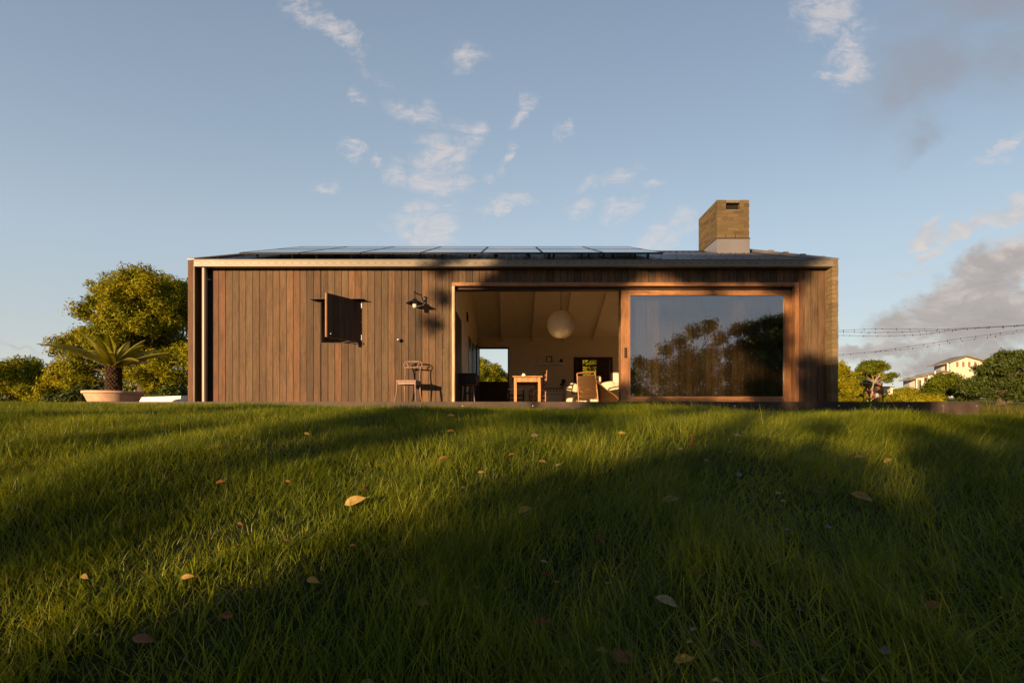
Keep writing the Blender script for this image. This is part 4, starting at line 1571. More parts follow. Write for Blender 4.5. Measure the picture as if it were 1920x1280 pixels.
def sheet(name, c00, c10, c11, c01, bulge, mat, n=10, th=0.014):
    m_ = MB()
    nrm = (c10 - c00).cross(c01 - c00).normalized()
    vs, fs = [], []
    for s_ in (0, 1):
        for i in range(n + 1):
            for j in range(n + 1):
                u_, v_ = i / n, j / n
                p_ = c00 * (1 - u_) * (1 - v_) + c10 * u_ * (1 - v_) + c11 * u_ * v_ + c01 * (1 - u_) * v_
                p_ = p_ + nrm * (bulge * 4 * u_ * (1 - u_) + s_ * th) + nrm * 0.003 * math.sin(40 * u_) * math.sin(40 * v_)
                vs.append(p_)
    k_ = (n + 1) ** 2
    for i in range(n):
        for j in range(n):
            a_ = i * (n + 1) + j
            fs.append((a_, a_ + 1, a_ + n + 2, a_ + n + 1))
            fs.append((k_ + a_, k_ + a_ + n + 1, k_ + a_ + n + 2, k_ + a_ + 1))
    rim = [i for i in range(n + 1)] + [i * (n + 1) + n for i in range(1, n + 1)] + [n * (n + 1) + j for j in range(n - 1, -1, -1)] + [i * (n + 1) for i in range(n - 1, 0, -1)]
    for q_ in range(len(rim)):
        a_, b_ = rim[q_], rim[(q_ + 1) % len(rim)]
        fs.append((a_, b_, b_ + k_, a_ + k_))
    m_.add(vs, fs)
    return m_.build(name, mat, wc, CO_, smooth=True)


sheet('back_weave', lerp(TL, BL, .1), lerp(TR_, BR, .1), lerp(TR_, BR, .57), lerp(TL, BL, .57), -0.03, M_WICKER)
sheet('lower_weave', lerp(TL, BL, .53) + Vector((0, .02, 0)), lerp(TR_, BR, .53) + Vector((0, .02, 0)), lerp(TR_, BR, .93), lerp(TL, BL, .93) + Vector((0.05, 0, 0)), -0.02, M_WICKER)
A1 = at(1152, 740, 14.15)
A2 = at(1164, 752, 14.2)
sheet('side_weave', lerp(TR_, BR, .28) + Vector((.01, .01, 0)), A1, A2 + Vector((0, 0, -.12)), lerp(BR, TR_, .02) + Vector((.01, .01, -.05)), 0.05, M_WICKER)
b = MB()
b.tube([lerp(TR_, BR, .28), lerp(lerp(TR_, BR, .28), A1, .5) + Vector((0.02, 0, -0.05)), A1, A2 + Vector((0.02, 0, -0.02))], 0.016, 8)
b.build('arm_rail', M_CANE, wc, CO_, smooth=True)
sheet('seat', BL + Vector((.02, .03, .33)), BR + Vector((0, .03, .33)), A1 + Vector((0.05, .1, -.05)), BL + Vector((.1, .62, .36)), -0.02, M_WICKER)
p = at(1123.5, 712, 13.8)
b = MB()
cushion(b, (p.x, p.y, p.z), (0.06, 0.12, 0.11), 0.8)
tag(b.build('head_cushion', M_LINEN, None, p, smooth=True), 'small grey white cushion behind the cane chair back', 'cushion')

# ------------------------------------------------------------------ plants: leaf clouds, limbs, trees


def leaf_cloud(clumps, n_total, leaf, shell=0.55, spray=7, squash=1.0, rng=RNG):
    """many small leaves in sprays on the outer part of each clump; clumps: rows of cx,cy,cz,rx,ry,rz"""
    C = np.asarray(clumps, float)
    w = (C[:, 3] * C[:, 4] + C[:, 4] * C[:, 5] + C[:, 3] * C[:, 5])
    w = w / w.sum()
    ns = max(1, n_total // spray)
    idx = rng.choice(len(C), ns, p=w)
    d = rng.normal(size=(ns, 3))
    d /= np.linalg.norm(d, axis=1, keepdims=True)
    # lumps on the clump so that its outline is uneven
    lump = 1 + 0.16 * np.sin(5.1 * d[:, 0] + idx * 1.7) * np.sin(4.3 * d[:, 1] + idx * 2.9) + 0.14 * np.sin(9.0 * d[:, 2] + 7 * d[:, 0] + idx)
    r = (shell + (1 - shell) * rng.random(ns) ** 0.6) * lump
    P = C[idx, :3] + d * C[idx, 3:6] * r[:, None]
    P = np.repeat(P, spray, 0)
    D = np.repeat(d, spray, 0)
    n = len(P)
    P = P + rng.normal(size=(n, 3)) * leaf * np.array([1.1, 1.1, 0.8])
    nrm = D * 1.0 + np.array([0, 0, 0.25]) + rng.normal(size=(n, 3)) * 0.55
    nrm /= np.linalg.norm(nrm, axis=1, keepdims=True)
    ax = rng.normal(size=(n, 3)) + np.array([0, 0, -0.4])
    ax -= nrm * (ax * nrm).sum(1, keepdims=True)
    ax /= np.linalg.norm(ax, axis=1, keepdims=True)
    sd_ = np.cross(nrm, ax)
    L = (leaf * (0.7 + 0.6 * rng.random(n)))[:, None]
    Wd = L * (0.26 + 0.12 * rng.random(n))[:, None]
    V = np.empty((n, 4, 3))
    V[:, 0] = P - ax * L
    V[:, 1] = P + sd_ * Wd + nrm * Wd * 0.35
    V[:, 2] = P + ax * L
    V[:, 3] = P - sd_ * Wd + nrm * Wd * 0.35
    return V.reshape(-1, 3), np.arange(4 * n), np.full(n, 4)


def limb_path(a, b, sag, n=6):
    a, b = Vector(a), Vector(b)
    pts = []
    for i in range(n + 1):
        t = i / n
        p = a.lerp(b, t)
        p = p + Vector((random.uniform(-1, 1), random.uniform(-1, 1), 0)) * sag * math.sin(math.pi * t) * (a - b).length
        p.z += (a - b).length * sag * 0.6 * math.sin(math.pi * t)
        pts.append(p)
    return pts


def tree(name, label, base, clumps, n_leaves, leaf, leaf_mat, bark=M_TRUNK, trunk_r=0.18, fork=0.45, cat='tree', group=None, shell=0.55, stems=1, twigs=0, limb=0.5, sub=0, every=1, lean=0.9, part_names=('trunk', 'crown')):
    base = Vector(base)
    root = thing(name, label, cat, base, 0, group)
    C = np.asarray(clumps, float)
    cen = Vector(C[:, :3].mean(0))
    zmin = (C[:, 2] - C[:, 5]).min()
    m_ = MB()
    fk = base.lerp(Vector((cen.x, cen.y, max(zmin, base.z + 0.3))), lean)
    fk.z = base.z + (cen.z - base.z) * fork
    tp = limb_path(base - Vector((0, 0, 0.2)), fk, 0.05, 6)
    m_.tube(tp, [trunk_r * (1.25 - 0.6 * i / 6) for i in range(7)], 10)
    for c in C[::every]:
        tip = Vector(c[:3])
        path = limb_path(fk + Vector((0, 0, -0.05)), tip, 0.10, 5)
        r0 = trunk_r * limb
        m_.tube(path, [r0 * (1 - 0.8 * i / 5) for i in range(6)], 6)
        for k in range(twigs):
            e_ = tip + Vector((random.gauss(0, c[3] * .55), random.gauss(0, c[4] * .55), abs(random.gauss(0, c[5] * .75))))
            m_.tube(limb_path(lerp(fk, tip, random.uniform(.5, 1)), e_, 0.08, 4), [r0 * .28, r0 * .2, r0 * .14, r0 * .09, r0 * .05], 4)
    m_.build(part_names[0], bark, root, base, smooth=True)
    if sub:
        extra = []
        for c in C:
            extra.append((c[0], c[1], c[2], c[3] * .82, c[4] * .82, c[5] * .82))
            for k in range(sub):
                d_ = Vector((random.gauss(0, 1), random.gauss(0, 1), random.gauss(0.15, 1))).normalized()
                q_ = random.uniform(.36, .58)
                extra.append((c[0] + d_.x * c[3] * .82, c[1] + d_.y * c[4] * .82, c[2] + d_.z * c[5] * .82, c[3] * q_, c[4] * q_, c[5] * q_ * .9))
        C = np.asarray(extra, float)
    V, lo, si = leaf_cloud(C, n_leaves, leaf, shell)
    np_mesh(part_names[1], V, lo, si, leaf_mat, root, tuple(base))
    return root


def pc(lst, d, flat=1.0, dd=1.2):
    """clumps given where the photo shows them: (column, row, radius in pixels) at about depth d"""
    out = []
    for (px, py, r_) in lst:
        dj = d + random.uniform(-dd, dd)
        p = at(px, py, dj)
        rr = r_ / F * dj
        out.append((p.x, p.y, p.z, rr, rr * 1.1, rr * flat))
    return out


def gz(x, y):
    return float(ground_z(x, y))


# big fig-like tree left of the house
cl_ = pc([(262, 528, 34), (218, 548, 36), (300, 545, 34), (336, 552, 34), (186, 588, 32), (232, 600, 42), (285, 600, 42), (330, 610, 42), (375, 580, 45), (148, 640, 28), (116, 650, 22), (176, 648, 34),
          (228, 660, 40), (290, 665, 42), (340, 680, 42), (136, 690, 28), (185, 705, 32), (250, 715, 36), (310, 725, 36), (350, 730, 32), (400, 660, 50), (415, 610, 40), (160, 728, 24), (250, 560, 44), (300, 570, 40), (225, 575, 36), (268, 632, 40), (316, 645, 42), (205, 630, 38), (335, 585, 36), (262, 690, 40)], 23.5, 0.85, 2.2)
tree('fig_tree', 'large spreading fig like tree behind the potted cycad', (at(270, 0, 24).x, 24, gz(-18, 24)), cl_, 120000, 0.085, M_LEAF_WARM, trunk_r=0.25, fork=0.35, shell=0.7, sub=7, limb=0.35)
cl_ = pc([(28, 700, 34), (60, 690, 26), (5, 712, 36), (45, 728, 34), (78, 715, 26), (-30, 700, 36), (-60, 715, 40), (15, 740, 30), (70, 742, 26)], 40, 0.85, 2.5)
tree('bushy_tree', 'rounded olive green tree at the far left edge', (at(30, 0, 40).x, 40, gz(-40, 40)), cl_, 26000, 0.14, M_LEAF_WARM, trunk_r=0.3, shell=0.7, sub=5)
cl_ = pc([(112, 700, 22), (132, 712, 22), (100, 722, 22), (150, 728, 22), (122, 738, 22), (88, 740, 18)], 30, 0.85, 1.5)
tree('leafy_bush', 'lighter green bush between the far tree and the cycad', (at(118, 0, 30).x, 30, gz(-28, 30)), cl_, 15000, 0.11, M_LEAF_YEL, trunk_r=0.15, shell=0.7, sub=5)
cl_ = pc([(160, 738, 16), (185, 742, 14), (130, 746, 13), (100, 750, 12), (320, 742, 16), (290, 746, 14), (345, 745, 14)], 19, 0.8, 1.0)
tree('low_shrub', 'low tangled shrub at the foot of the fig like tree', (at(200, 0, 19).x, 19, gz(-16, 19)), cl_, 9000, 0.08, M_LEAF_DARK, trunk_r=0.06, cat='shrub')
# trees seen through the rear door and window
cl_ = pc([(906, 690, 22), (900, 705, 20), (930, 700, 15), (941, 706, 13), (918, 714, 18), (945, 722, 14), (905, 728, 20), (880, 700, 24), (930, 730, 18), (870, 725, 22)], 30, 0.9, 1.0)
tree('round_crowned_tree', 'round crowned green tree seen through the rear stable door', (at(915, 0, 30).x, 30, gz(-1, 30)), cl_, 30000, 0.08, M_LEAF_WARM, trunk_r=0.2, shell=0.7, sub=5)
cl_ = pc([(1092, 682, 20), (1112, 680, 20), (1102, 700, 22), (1130, 690, 20), (1075, 700, 20), (1120, 712, 20), (1140, 675, 16), (1095, 720, 20)], 58, 0.9, 1.5)
tree('garden_tree', 'green tree seen through the rear window', (at(1105, 0, 58).x, 58, gz(9, 58)), cl_, 18000, 0.16, M_LEAF_YEL, trunk_r=0.3, shell=0.6)

# right of the house
cl_ = pc([(1578, 705, 16), (1588, 725, 18), (1575, 740, 18), (1602, 740, 14), (1596, 752, 14), (1560, 715, 20), (1570, 690, 12), (1612, 752, 12)], 30, 0.95, 0.8)
tree('golden_shrub', 'golden green shrub rising just past the end of the brick wall', (at(1588, 0, 30).x, 30, gz(20, 30)), cl_, 20000, 0.09, M_LEAF_YEL, trunk_r=0.07, cat='shrub', shell=0.65, sub=5)
cl_ = pc([(1622, 684, 11), (1638, 682, 12), (1652, 687, 10), (1612, 692, 9), (1630, 694, 10), (1645, 695, 7), (1660, 690, 6), (1668, 705, 8), (1676, 703, 6), (1664, 714, 7), (1610, 706, 9), (1622, 708, 10)], 36, 0.55, 1.0)
tree('umbrella_tree', 'flat topped tree with pale bare limbs behind the red shed', (at(1633, 0, 36).x, 36, gz(25, 36)), cl_, 8000, 0.09, M_LEAF_MID, M_PALEBARK, 0.065, 0.66, shell=0.3, limb=0.5, sub=4, lean=0.6)
cl_ = pc([(1610, 705, 9), (1630, 707, 10), (1645, 706, 8), (1600, 712, 8)], 42, 0.9, .6)
tree('garden_tree', 'rounded tree behind the flat topped one', (at(1622, 0, 42).x, 42, gz(25, 42)), cl_, 6000, 0.13, M_LEAF_YEL, trunk_r=0.15)
cl_ = pc([(1668, 748, 11), (1690, 746, 12), (1712, 746, 12), (1732, 747, 12), (1752, 748, 10), (1650, 752, 9), (1722, 752, 10), (1680, 753, 10)], 22, 0.6, 0.5)
tree('clipped_hedge', 'low golden green hedge beyond the terrace corner', (at(1700, 0, 22).x, 22, gz(18, 22)), cl_, 14000, 0.055, M_LEAF_YEL, trunk_r=0.05, cat='hedge', shell=0.7)
cl_ = pc([(1752, 728, 14), (1740, 738, 14), (1765, 716, 14), (1782, 710, 13), (1775, 730, 16), (1795, 722, 14), (1735, 748, 10), (1760, 745, 12)], 27, 0.85, 0.8)
tree('leafy_bush', 'bright bushy shrub in front of the white house', (at(1760, 0, 27).x, 27, gz(22, 27)), cl_, 16000, 0.08, M_LEAF_MID, trunk_r=0.12, cat='shrub', shell=0.65, sub=5)
cl_ = pc([(1812, 722, 16), (1835, 712, 16), (1850, 698, 14), (1868, 690, 18), (1885, 682, 18), (1905, 676, 18), (1925, 685, 22), (1840, 735, 18), (1868, 718, 20), (1895, 708, 20), (1920, 715, 22), (1870, 740, 20), (1905, 740, 20),
          (1810, 742, 15), (1840, 690, 9), (1945, 700, 26), (1950, 740, 24), (1878, 664, 8), (1910, 664, 9)], 25, 0.55, 1.2)
tree('dark_pine', 'dark layered tree hiding part of the white house', (at(1875, 0, 25).x, 25, gz(25, 25)), cl_, 34000, 0.08, M_LEAF_DARK, trunk_r=0.2, shell=0.5, twigs=1, sub=5, limb=0.3)
cl_ = pc([(1880, 672, 12), (1900, 668, 12), (1862, 680, 10), (1925, 668, 14), (1890, 685, 12)], 34, 0.7, .6)
tree('round_crowned_tree', 'lighter tree rising behind the dark layered tree', (at(1890, 0, 34).x, 34, gz(34, 34)), cl_, 8000, 0.11, M_LEAF_MID, trunk_r=0.2)
cl_ = pc([(1700, 733, 6), (1690, 735, 6), (1712, 735, 6), (1680, 737, 6)], 50, 0.9, .6)
tree('low_shrub', 'small distant shrub left of the white house', (at(1697, 0, 50).x, 50, gz(40, 50)), cl_, 4000, 0.13, M_LEAF_YEL, trunk_r=0.1, cat='shrub')


# trees behind the camera: they shade the lawn and the right half of the front
def uvs(u, v, s):
    return (u * COS_A + s * SIN_A, -u * SIN_A + s * COS_A, (v - SIN_E * s) / COS_E)


def shade_tree(name, label, u0, s0, blobs, n, leaf, mat, **k):
    cls = []
    for (u, v, ru, rv) in blobs:
        s = s0 + random.uniform(-1.0, 1.0)
        x_, y_, z_ = uvs(u, v, s)
        cls.append((x_, y_, z_, ru, ru, rv))
    bx_, by_, _ = uvs(u0, 0, s0)
    return tree(name, label, (bx_, by_, gz(bx_, by_)), cls, n, leaf, mat, **k)


# crowns are grown from overlapping clumps with open gaps where the sun comes through
GAPS = [(-7.4, -4.25, 1.2, 3.32), (-7.4, -6.70, 1.2, 4.05), (-6.55, -6.1, 4.40, 4.6), (-3.95, -3.68, 2.2, 4.1), (-0.75, -0.66, 1.9, 4.0), (-3.3, -2.5, 4.12, 4.42), (-2.0, -1.0, 4.15, 4.42),
        (-0.20, 0.35, 3.05, 5.6), (-2.9, -2.75, 2.0, 3.6), (-5.80, -5.45, 3.1, 3.46), (-1.75, -1.62, 1.9, 2.9), (-3.50, -3.32, 1.9, 3.3), (-2.48, -2.30, 1.9, 3.2), (-2.12, -2.04, 2.2, 3.6)]
_rg = random.Random(5)
crown = {0: [], 1: [], 2: []}
uu = -6.6
while uu < 1.55:
    vv = 1.45 + 0.25 * math.sin(uu * 2.1)
    top = 5.75 - 0.35 * ((uu + 2.2) / 4.0) ** 2
    while vv < top:
        u_, v_ = uu + _rg.uniform(-.18, .18), vv + _rg.uniform(-.15, .15)
        r_ = _rg.uniform(0.28, 0.46)
        ok = all(u_ + r_ < a_ or u_ - r_ > b_ or v_ + r_ < c_ or v_ - r_ > d_ for a_, b_, c_, d_ in GAPS)
        if not ok:
            r_ = 0.17
            ok = all(u_ + r_ < a_ or u_ - r_ > b_ or v_ + r_ < c_ or v_ - r_ > d_ for a_, b_, c_, d_ in GAPS)
        if ok:
            k_ = 0 if u_ < -3.6 else (1 if u_ < -0.9 else 2)
            crown[k_].append((u_, v_, r_, r_))
        vv += 0.40
    uu += 0.42
crown[0] += [(-7.0, 4.55, .2, .2), (-7.45, 3.1, .09, .18), (-7.3, 4.3, .12, .2), (-7.25, 3.7, .08, .14)]
shade_tree('shade_tree', 'tall tree behind the viewpoint that ends the row towards the fig like tree', -5.0, -15, crown[0], 26000, 0.10, M_LEAF_DARK, trunk_r=0.09, shell=0.0, limb=0.22, fork=0.8, every=4, lean=0.12)
shade_tree('shade_tree', 'tall tree in the middle of the row behind the viewpoint', -0.35, -16, crown[1], 36000, 0.10, M_LEAF_DARK, trunk_r=0.08, shell=0.0, limb=0.22, fork=0.8, every=4, lean=0.12)
shade_tree('shade_tree', 'tall tree behind the viewpoint that ends the row towards the mirrored trees', 1.0, -16, crown[2], 44000, 0.10, M_LEAF_DARK, trunk_r=0.08, shell=0.0, limb=0.22, fork=0.8, every=4, lean=0.12)
shade_tree('garden_shrub', 'low thin shrub on the slope behind the viewpoint', -1.6, -9,
[(-2.6, -.95, .4, .2), (-2.75, .30, .2, .25), (-2.6, .62, .2, .2), (-2.1, .75, .25, .2), (-1.9, -.85, .4, .2), (-1.3, -.62, .3, .25), (-1.02, -.45, .25, .28), (-1.8, -1.1, .6, .25), (-3.6, .1, .10, .12), (-2.1, -.5, .16, .08), (-1.55, .42, .14, .07)],
           3600, 0.06, M_LEAF_MID, trunk_r=0.05, cat='shrub', shell=0.2, limb=0.3)
shade_tree('garden_shrub', 'taller dense shrub on the slope behind the viewpoint', 1.0, -9,
           [(-.85, -.2, .35, .3), (-.5, -.05, .35, .33), (-.15, .0, .3, .3), (-.6, -.55, .5, .35), (0.0, -.5, .4, .35), (.1, -.1, .12, .42), (.3, -.75, .5, .3), (.3, -.40, .22, .28), (.24, -.15, .10, .24), (.37, -.10, .12, .30), (.45, .3, .12, .2), (.48, .05, .17, .42), (.55, -.15, .25, .35), (.95, -.1, .4, .45), (.8, .12, .3, .5), (1.2, .2, .4, .6), (1.7, .15, .7, .65), (-.05, .5, .12, .12), (.75, .7, .14, .1), (.9, -.6, .7, .5), (2.6, .1, .9, .8), (3.6, .1, 1.0, .8)],
           21000, 0.065, M_LEAF_MID, trunk_r=0.06, cat='shrub', shell=0.2, limb=0.3)


# added unseen wisps of leaves that break the sunlight on the lawn into patches
_rw = random.Random(21)
wisps = []
for i in range(24):
    u_ = _rw.uniform(-3.4, -0.9)
    v_ = _rw.uniform(-0.45, 0.80)
    if -1.9 < u_ < -1.3 and v_ < 0.25:
        continue
    wisps.append((u_, v_, _rw.uniform(.12, .30), _rw.uniform(.05, .10)))
shade_tree('dapple_wisps', 'added unseen wispy foliage behind the viewpoint that dapples the light on the lawn', -3.0, -20, wisps, 1700, 0.075, M_LEAF_MID, trunk_r=0.05, shell=0.0, limb=0.25, fork=0.5, every=6, lean=0.3)


# trees behind the camera to the right: the glass door mirrors them
def mirror_clumps(lst, d, flat=0.9, dd=1.0):
    out = []
    for (px, py, r_) in lst:
        dj = d + random.uniform(-dd, dd)
        p = at(px, py, dj)
        rr = r_ / F * dj
        out.append((p.x, 2 * 10.9 - dj, p.z, rr, rr, rr * flat))
    return out


cl_ = mirror_clumps([(1200, 680, 16), (1185, 705, 18), (1228, 685, 16), (1250, 655, 18), (1275, 640, 18), (1300, 622, 18), (1330, 612, 18), (1350, 635, 16), (1290, 670, 24), (1330, 665, 24), (1240, 710, 24), (1290, 715, 26), (1335, 715, 24),
                     (1200, 735, 22), (1365, 660, 14), (1260, 745, 24), (1320, 750, 24), (1365, 700, 20), (1370, 740, 22), (1215, 760, 24), (1290, 770, 26), (1350, 770, 24), (1180, 765, 22), (1310, 690, 26), (1270, 690, 24)], 33, 0.95, 1.5)
tree('thin_twiggy_tree', 'thin twiggy tree behind the viewpoint mirrored left in the glass door', (cl_[8][0], cl_[8][1], gz(cl_[8][0], cl_[8][1])), cl_, 42000, 0.085, M_LEAF_DARK, trunk_r=0.2, shell=0.1, twigs=6, limb=0.3)
cl_ = mirror_clumps([(1385, 618, 18), (1412, 615, 20), (1440, 608, 20), (1468, 604, 22), (1400, 650, 24), (1440, 650, 26), (1475, 645, 26), (1395, 690, 24), (1435, 695, 26), (1480, 690, 28), (1510, 630, 28), (1540, 660, 32), (1410, 735, 26), (1460, 740, 28), (1520, 720, 34), (1420, 635, 22), (1460, 628, 24), (1415, 672, 24), (1455, 672, 26), (1490, 668, 28), (1400, 770, 28), (1450, 770, 28), (1500, 765, 30), (1425, 720, 28), (1470, 715, 28), (1385, 665, 22), (1385, 710, 22)], 32, 0.8, 1.2)
tree('dense_dark_tree', 'dense dark tree behind the viewpoint mirrored right in the glass door', (cl_[5][0], cl_[5][1], gz(cl_[5][0], cl_[5][1])), cl_, 60000, 0.095, M_LEAF_DARK, trunk_r=0.25, shell=0.2, twigs=2, limb=0.3)

cl_ = mirror_clumps([(px_, 706 - 0.05 * (px_ - 1150) + 14 * math.sin(px_ * 0.06), 24) for px_ in range(1130, 1600, 26)] + [(px_, 745 - 0.03 * (px_ - 1150), 28) for px_ in range(1130, 1600, 30)] + [(px_, 778, 26) for px_ in range(1130, 1600, 30)], 29, 0.9, 0.6)
tree('dense_hedge', 'dense dark hedge behind the viewpoint mirrored along the foot of the glass door', (cl_[9][0], cl_[9][1], gz(cl_[9][0], cl_[9][1])), cl_, 45000, 0.075, M_LEAF_DARK, trunk_r=0.06, shell=0.3, cat='hedge', limb=0.3, every=3)

# ------------------------------------------------------------------ potted cycad
CYC = at(213, 0, 10.42)
pot = thing('terracotta_bowl', 'wide shallow terracotta bowl on the terrace left of the house', 'plant pot', (CYC.x, 10.42, 0.297))
b = MB()
b.lathe([(0.0, 0.0), (0.41, 0.0), (0.43, 0.01), (0.50, 0.175), (0.53, 0.185), (0.535, 0.215), (0.525, 0.235), (0.49, 0.235), (0.475, 0.2), (0.40, 0.05), (0.0, 0.04)], pot.location, 48)
b.build('bowl', M_TERRA, pot, pot.location, smooth=True)
b = MB()
b.lathe([(0.0, 0.20), (0.2, 0.205), (0.472, 0.19), (0.46, 0.14)], pot.location, 32)
b.build('soil', M_SOIL, pot, pot.location, smooth=True)
cy = thing('cycad', 'stout cycad with arching fronds growing in the terracotta bowl', 'plant', (CYC.x, 10.42, 0.50))
b = MB()
CB = Vector((CYC.x, 10.42, 0.48))
b.lathe([(0.0, 0.0), (0.132, 0.0), (0.128, 0.12), (0.122, 0.3), (0.13, 0.45), (0.115, 0.55), (0.06, 0.6), (0.0, 0.61)], CB, 20)
for ring in range(13):
    for k in range(13):
        an = 2 * math.pi * (k + 0.5 * (ring % 2)) / 13
        zz = 0.02 + ring * 0.044
        d_ = Vector((math.cos(an), math.sin(an), 0))
        c_ = CB + d_ * 0.118 + Vector((0, 0, zz + random.uniform(-.012, .012)))
        q_ = random.uniform(0.5, 1.2)
        b.tube([c_, c_ + d_ * 0.02 * q_ + Vector((0, 0, 0.03)), c_ + d_ * 0.032 * q_ + Vector((0, 0, 0.055 * q_))], [0.028, 0.018, 0.005], 5)
b.build('trunk', M_CYCADTRUNK, cy, cy.location)
CT = CB + Vector((0, 0, 0.58))


def frond(az, elev, length, droop):
    V, lo, si = [], [], []
    ca, sa = math.cos(az), math.sin(az)
    n = 30
    pts = []
    p = Vector((0, 0, 0))
    el = elev
    for i in range(n + 1):
        pts.append(p.copy())
        el -= droop / n * (0.4 + 1.2 * i / n)
        p = p + Vector((ca * math.cos(el), sa * math.cos(el), math.sin(el))) * (length / n)
    mb = MB()
    mb.tube([CT + q_ for q_ in pts[::3]], [0.012 * (1 - 0.75 * i / 10) for i in range(len(pts[::3]))], 5)
    side = Vector((-sa, ca, 0))
    for i in range(2, n):
        t = (pts[i + 1] - pts[i]).normalized()
        up = side.cross(t).normalized()
        ll = 0.185 * math.sin(math.pi * min(1, (i / n) ** 0.7 * 0.93 + 0.06)) + 0.02
        for s_ in (-1, 1):
            for hlf in (0.0, 0.5):
                b0 = CT + pts[i].lerp(pts[i + 1], hlf)
                dirn = (side * s_ * 0.72 + t * 0.62 + up * 0.42).normalized()
                tip = b0 + dirn * ll
                wv = t * 0.0085
                mb.add([b0 - wv, b0 + wv, b0 + dirn * ll * 0.6 + wv * 0.8, tip, b0 + dirn * ll * 0.6 - wv * 0.8], [(0, 1, 2, 3, 4)])
    return mb


fr_spec = []
for i in range(11):
    fr_spec.append((2 * math.pi * i / 11 + random.uniform(-.12, .12), R(random.uniform(22, 36)), random.uniform(1.05, 1.28), R(random.uniform(25, 50))))
for i in range(8):
    fr_spec.append((2 * math.pi * (i + .5) / 8 + random.uniform(-.15, .15), R(random.uniform(36, 48)), random.uniform(0.9, 1.05), R(random.uniform(30, 50))))
for i in range(5):
    fr_spec.append((2 * math.pi * (i + .3) / 5 + random.uniform(-.2, .2), R(random.uniform(56, 70)), random.uniform(0.72, 0.9), R(random.uniform(25, 40))))
for s_ in fr_spec:
    frond(*s_).build('frond', M_FROND, cy, cy.location)

# white low wall behind the bowl
ww = MB()
pa, pb = at(350, 0, 11.5), at(260, 0, 12.6)
dirw = (pb - pa)
dirw.z = 0
dirw.normalize()
nw = Vector((-dirw.y, dirw.x, 0))
if nw.y < 0:
    nw = -nw
q0, q1 = Vector((pa.x, pa.y, 0)), Vector((pb.x, pb.y, 0))
vs = []
for zz in (0.15, 0.493):
    for p_ in (q0, q1, q1 + nw * 0.2, q0 + nw * 0.2):
        vs.append((p_.x, p_.y, zz))
ww.add(vs, [(0, 1, 2, 3), (4, 7, 6, 5), (0, 4, 5, 1), (1, 5, 6, 2), (2, 6, 7, 3), (3, 7, 4, 0)])
tag(ww.build('garden_wall', M_WHITE, None, (pa.x, pa.y, 0.15), bevel=0.01), 'low white garden wall between the bowl and the house corner', 'wall')


# lily-like plants in front of the steel edge
def lily(px, pytop, label, nl):
    ptop = at(px, pytop, 9.55)
    gx, gy_ = ptop.x, 9.55
    base = Vector((gx, gy_, gz(gx, gy_) - 0.02))
    root = thing('lily_plant', label, 'plant', base, 0, 'lily plants at the terrace edge')
    h = ptop.z - base.z
    m_ = MB()
    m_.tube([base, base + Vector((0.01, 0, h * .5)), base + Vector((-0.005, 0, h * .92))], [0.012, 0.010, 0.005], 6)
    m_.build('stem', M_LILY, root, base, smooth=True)
    lm = MB()
    for i in range(nl):
        t = 0.12 + 0.86 * i / nl
        an = i * 2.4
        d_ = Vector((math.cos(an), math.sin(an) * 0.8, 0))
        p0 = base + Vector((0, 0, h * t))
        ln = random.uniform(0.17, 0.27) * (1.1 - 0.45 * t)
        sd_ = Vector((-d_.y, d_.x, 0)) * 0.021
        mid = p0 + d_ * ln * 0.55 + Vector((0, 0, ln * 0.5))
        tip = p0 + d_ * ln + Vector((0, 0, ln * random.uniform(0.35, 0.75)))
        lm.add([p0 - sd_ * .5, p0 + sd_ * .5, mid + sd_, tip, mid - sd_], [(0, 1, 2, 3, 4)])
    lm.build('leaves', M_LILY, root, base)


lily(1630, 715, 'tallest leafy lily plant in front of the steel edging', 20)
lily(1619, 731, 'bushy lily plant left of the tallest one at the steel edging', 17)
lily(1655, 727, 'slender lily plant standing apart at the right by the steel edging', 13)

# ------------------------------------------------------------------ far buildings, right
DB = 62.0


def bpt(px, py, d=DB):
    return at(px, py, d)


wb = thing('white_house', 'cream white house with stepped wings on the rise behind the dark tree', 'house', (bpt(1790, 0).x, DB, gz(55, DB)))
WB = wb.location


def poly_block(mb, pts, d0, depth):
    """front outline in photo pixels at depth d0, given real thickness along y"""
    w_ = [at(px, py, d0) for px, py in pts]
    mb.prism([(p_.x, p_.z) for p_ in w_], 1, d0, d0 + depth)


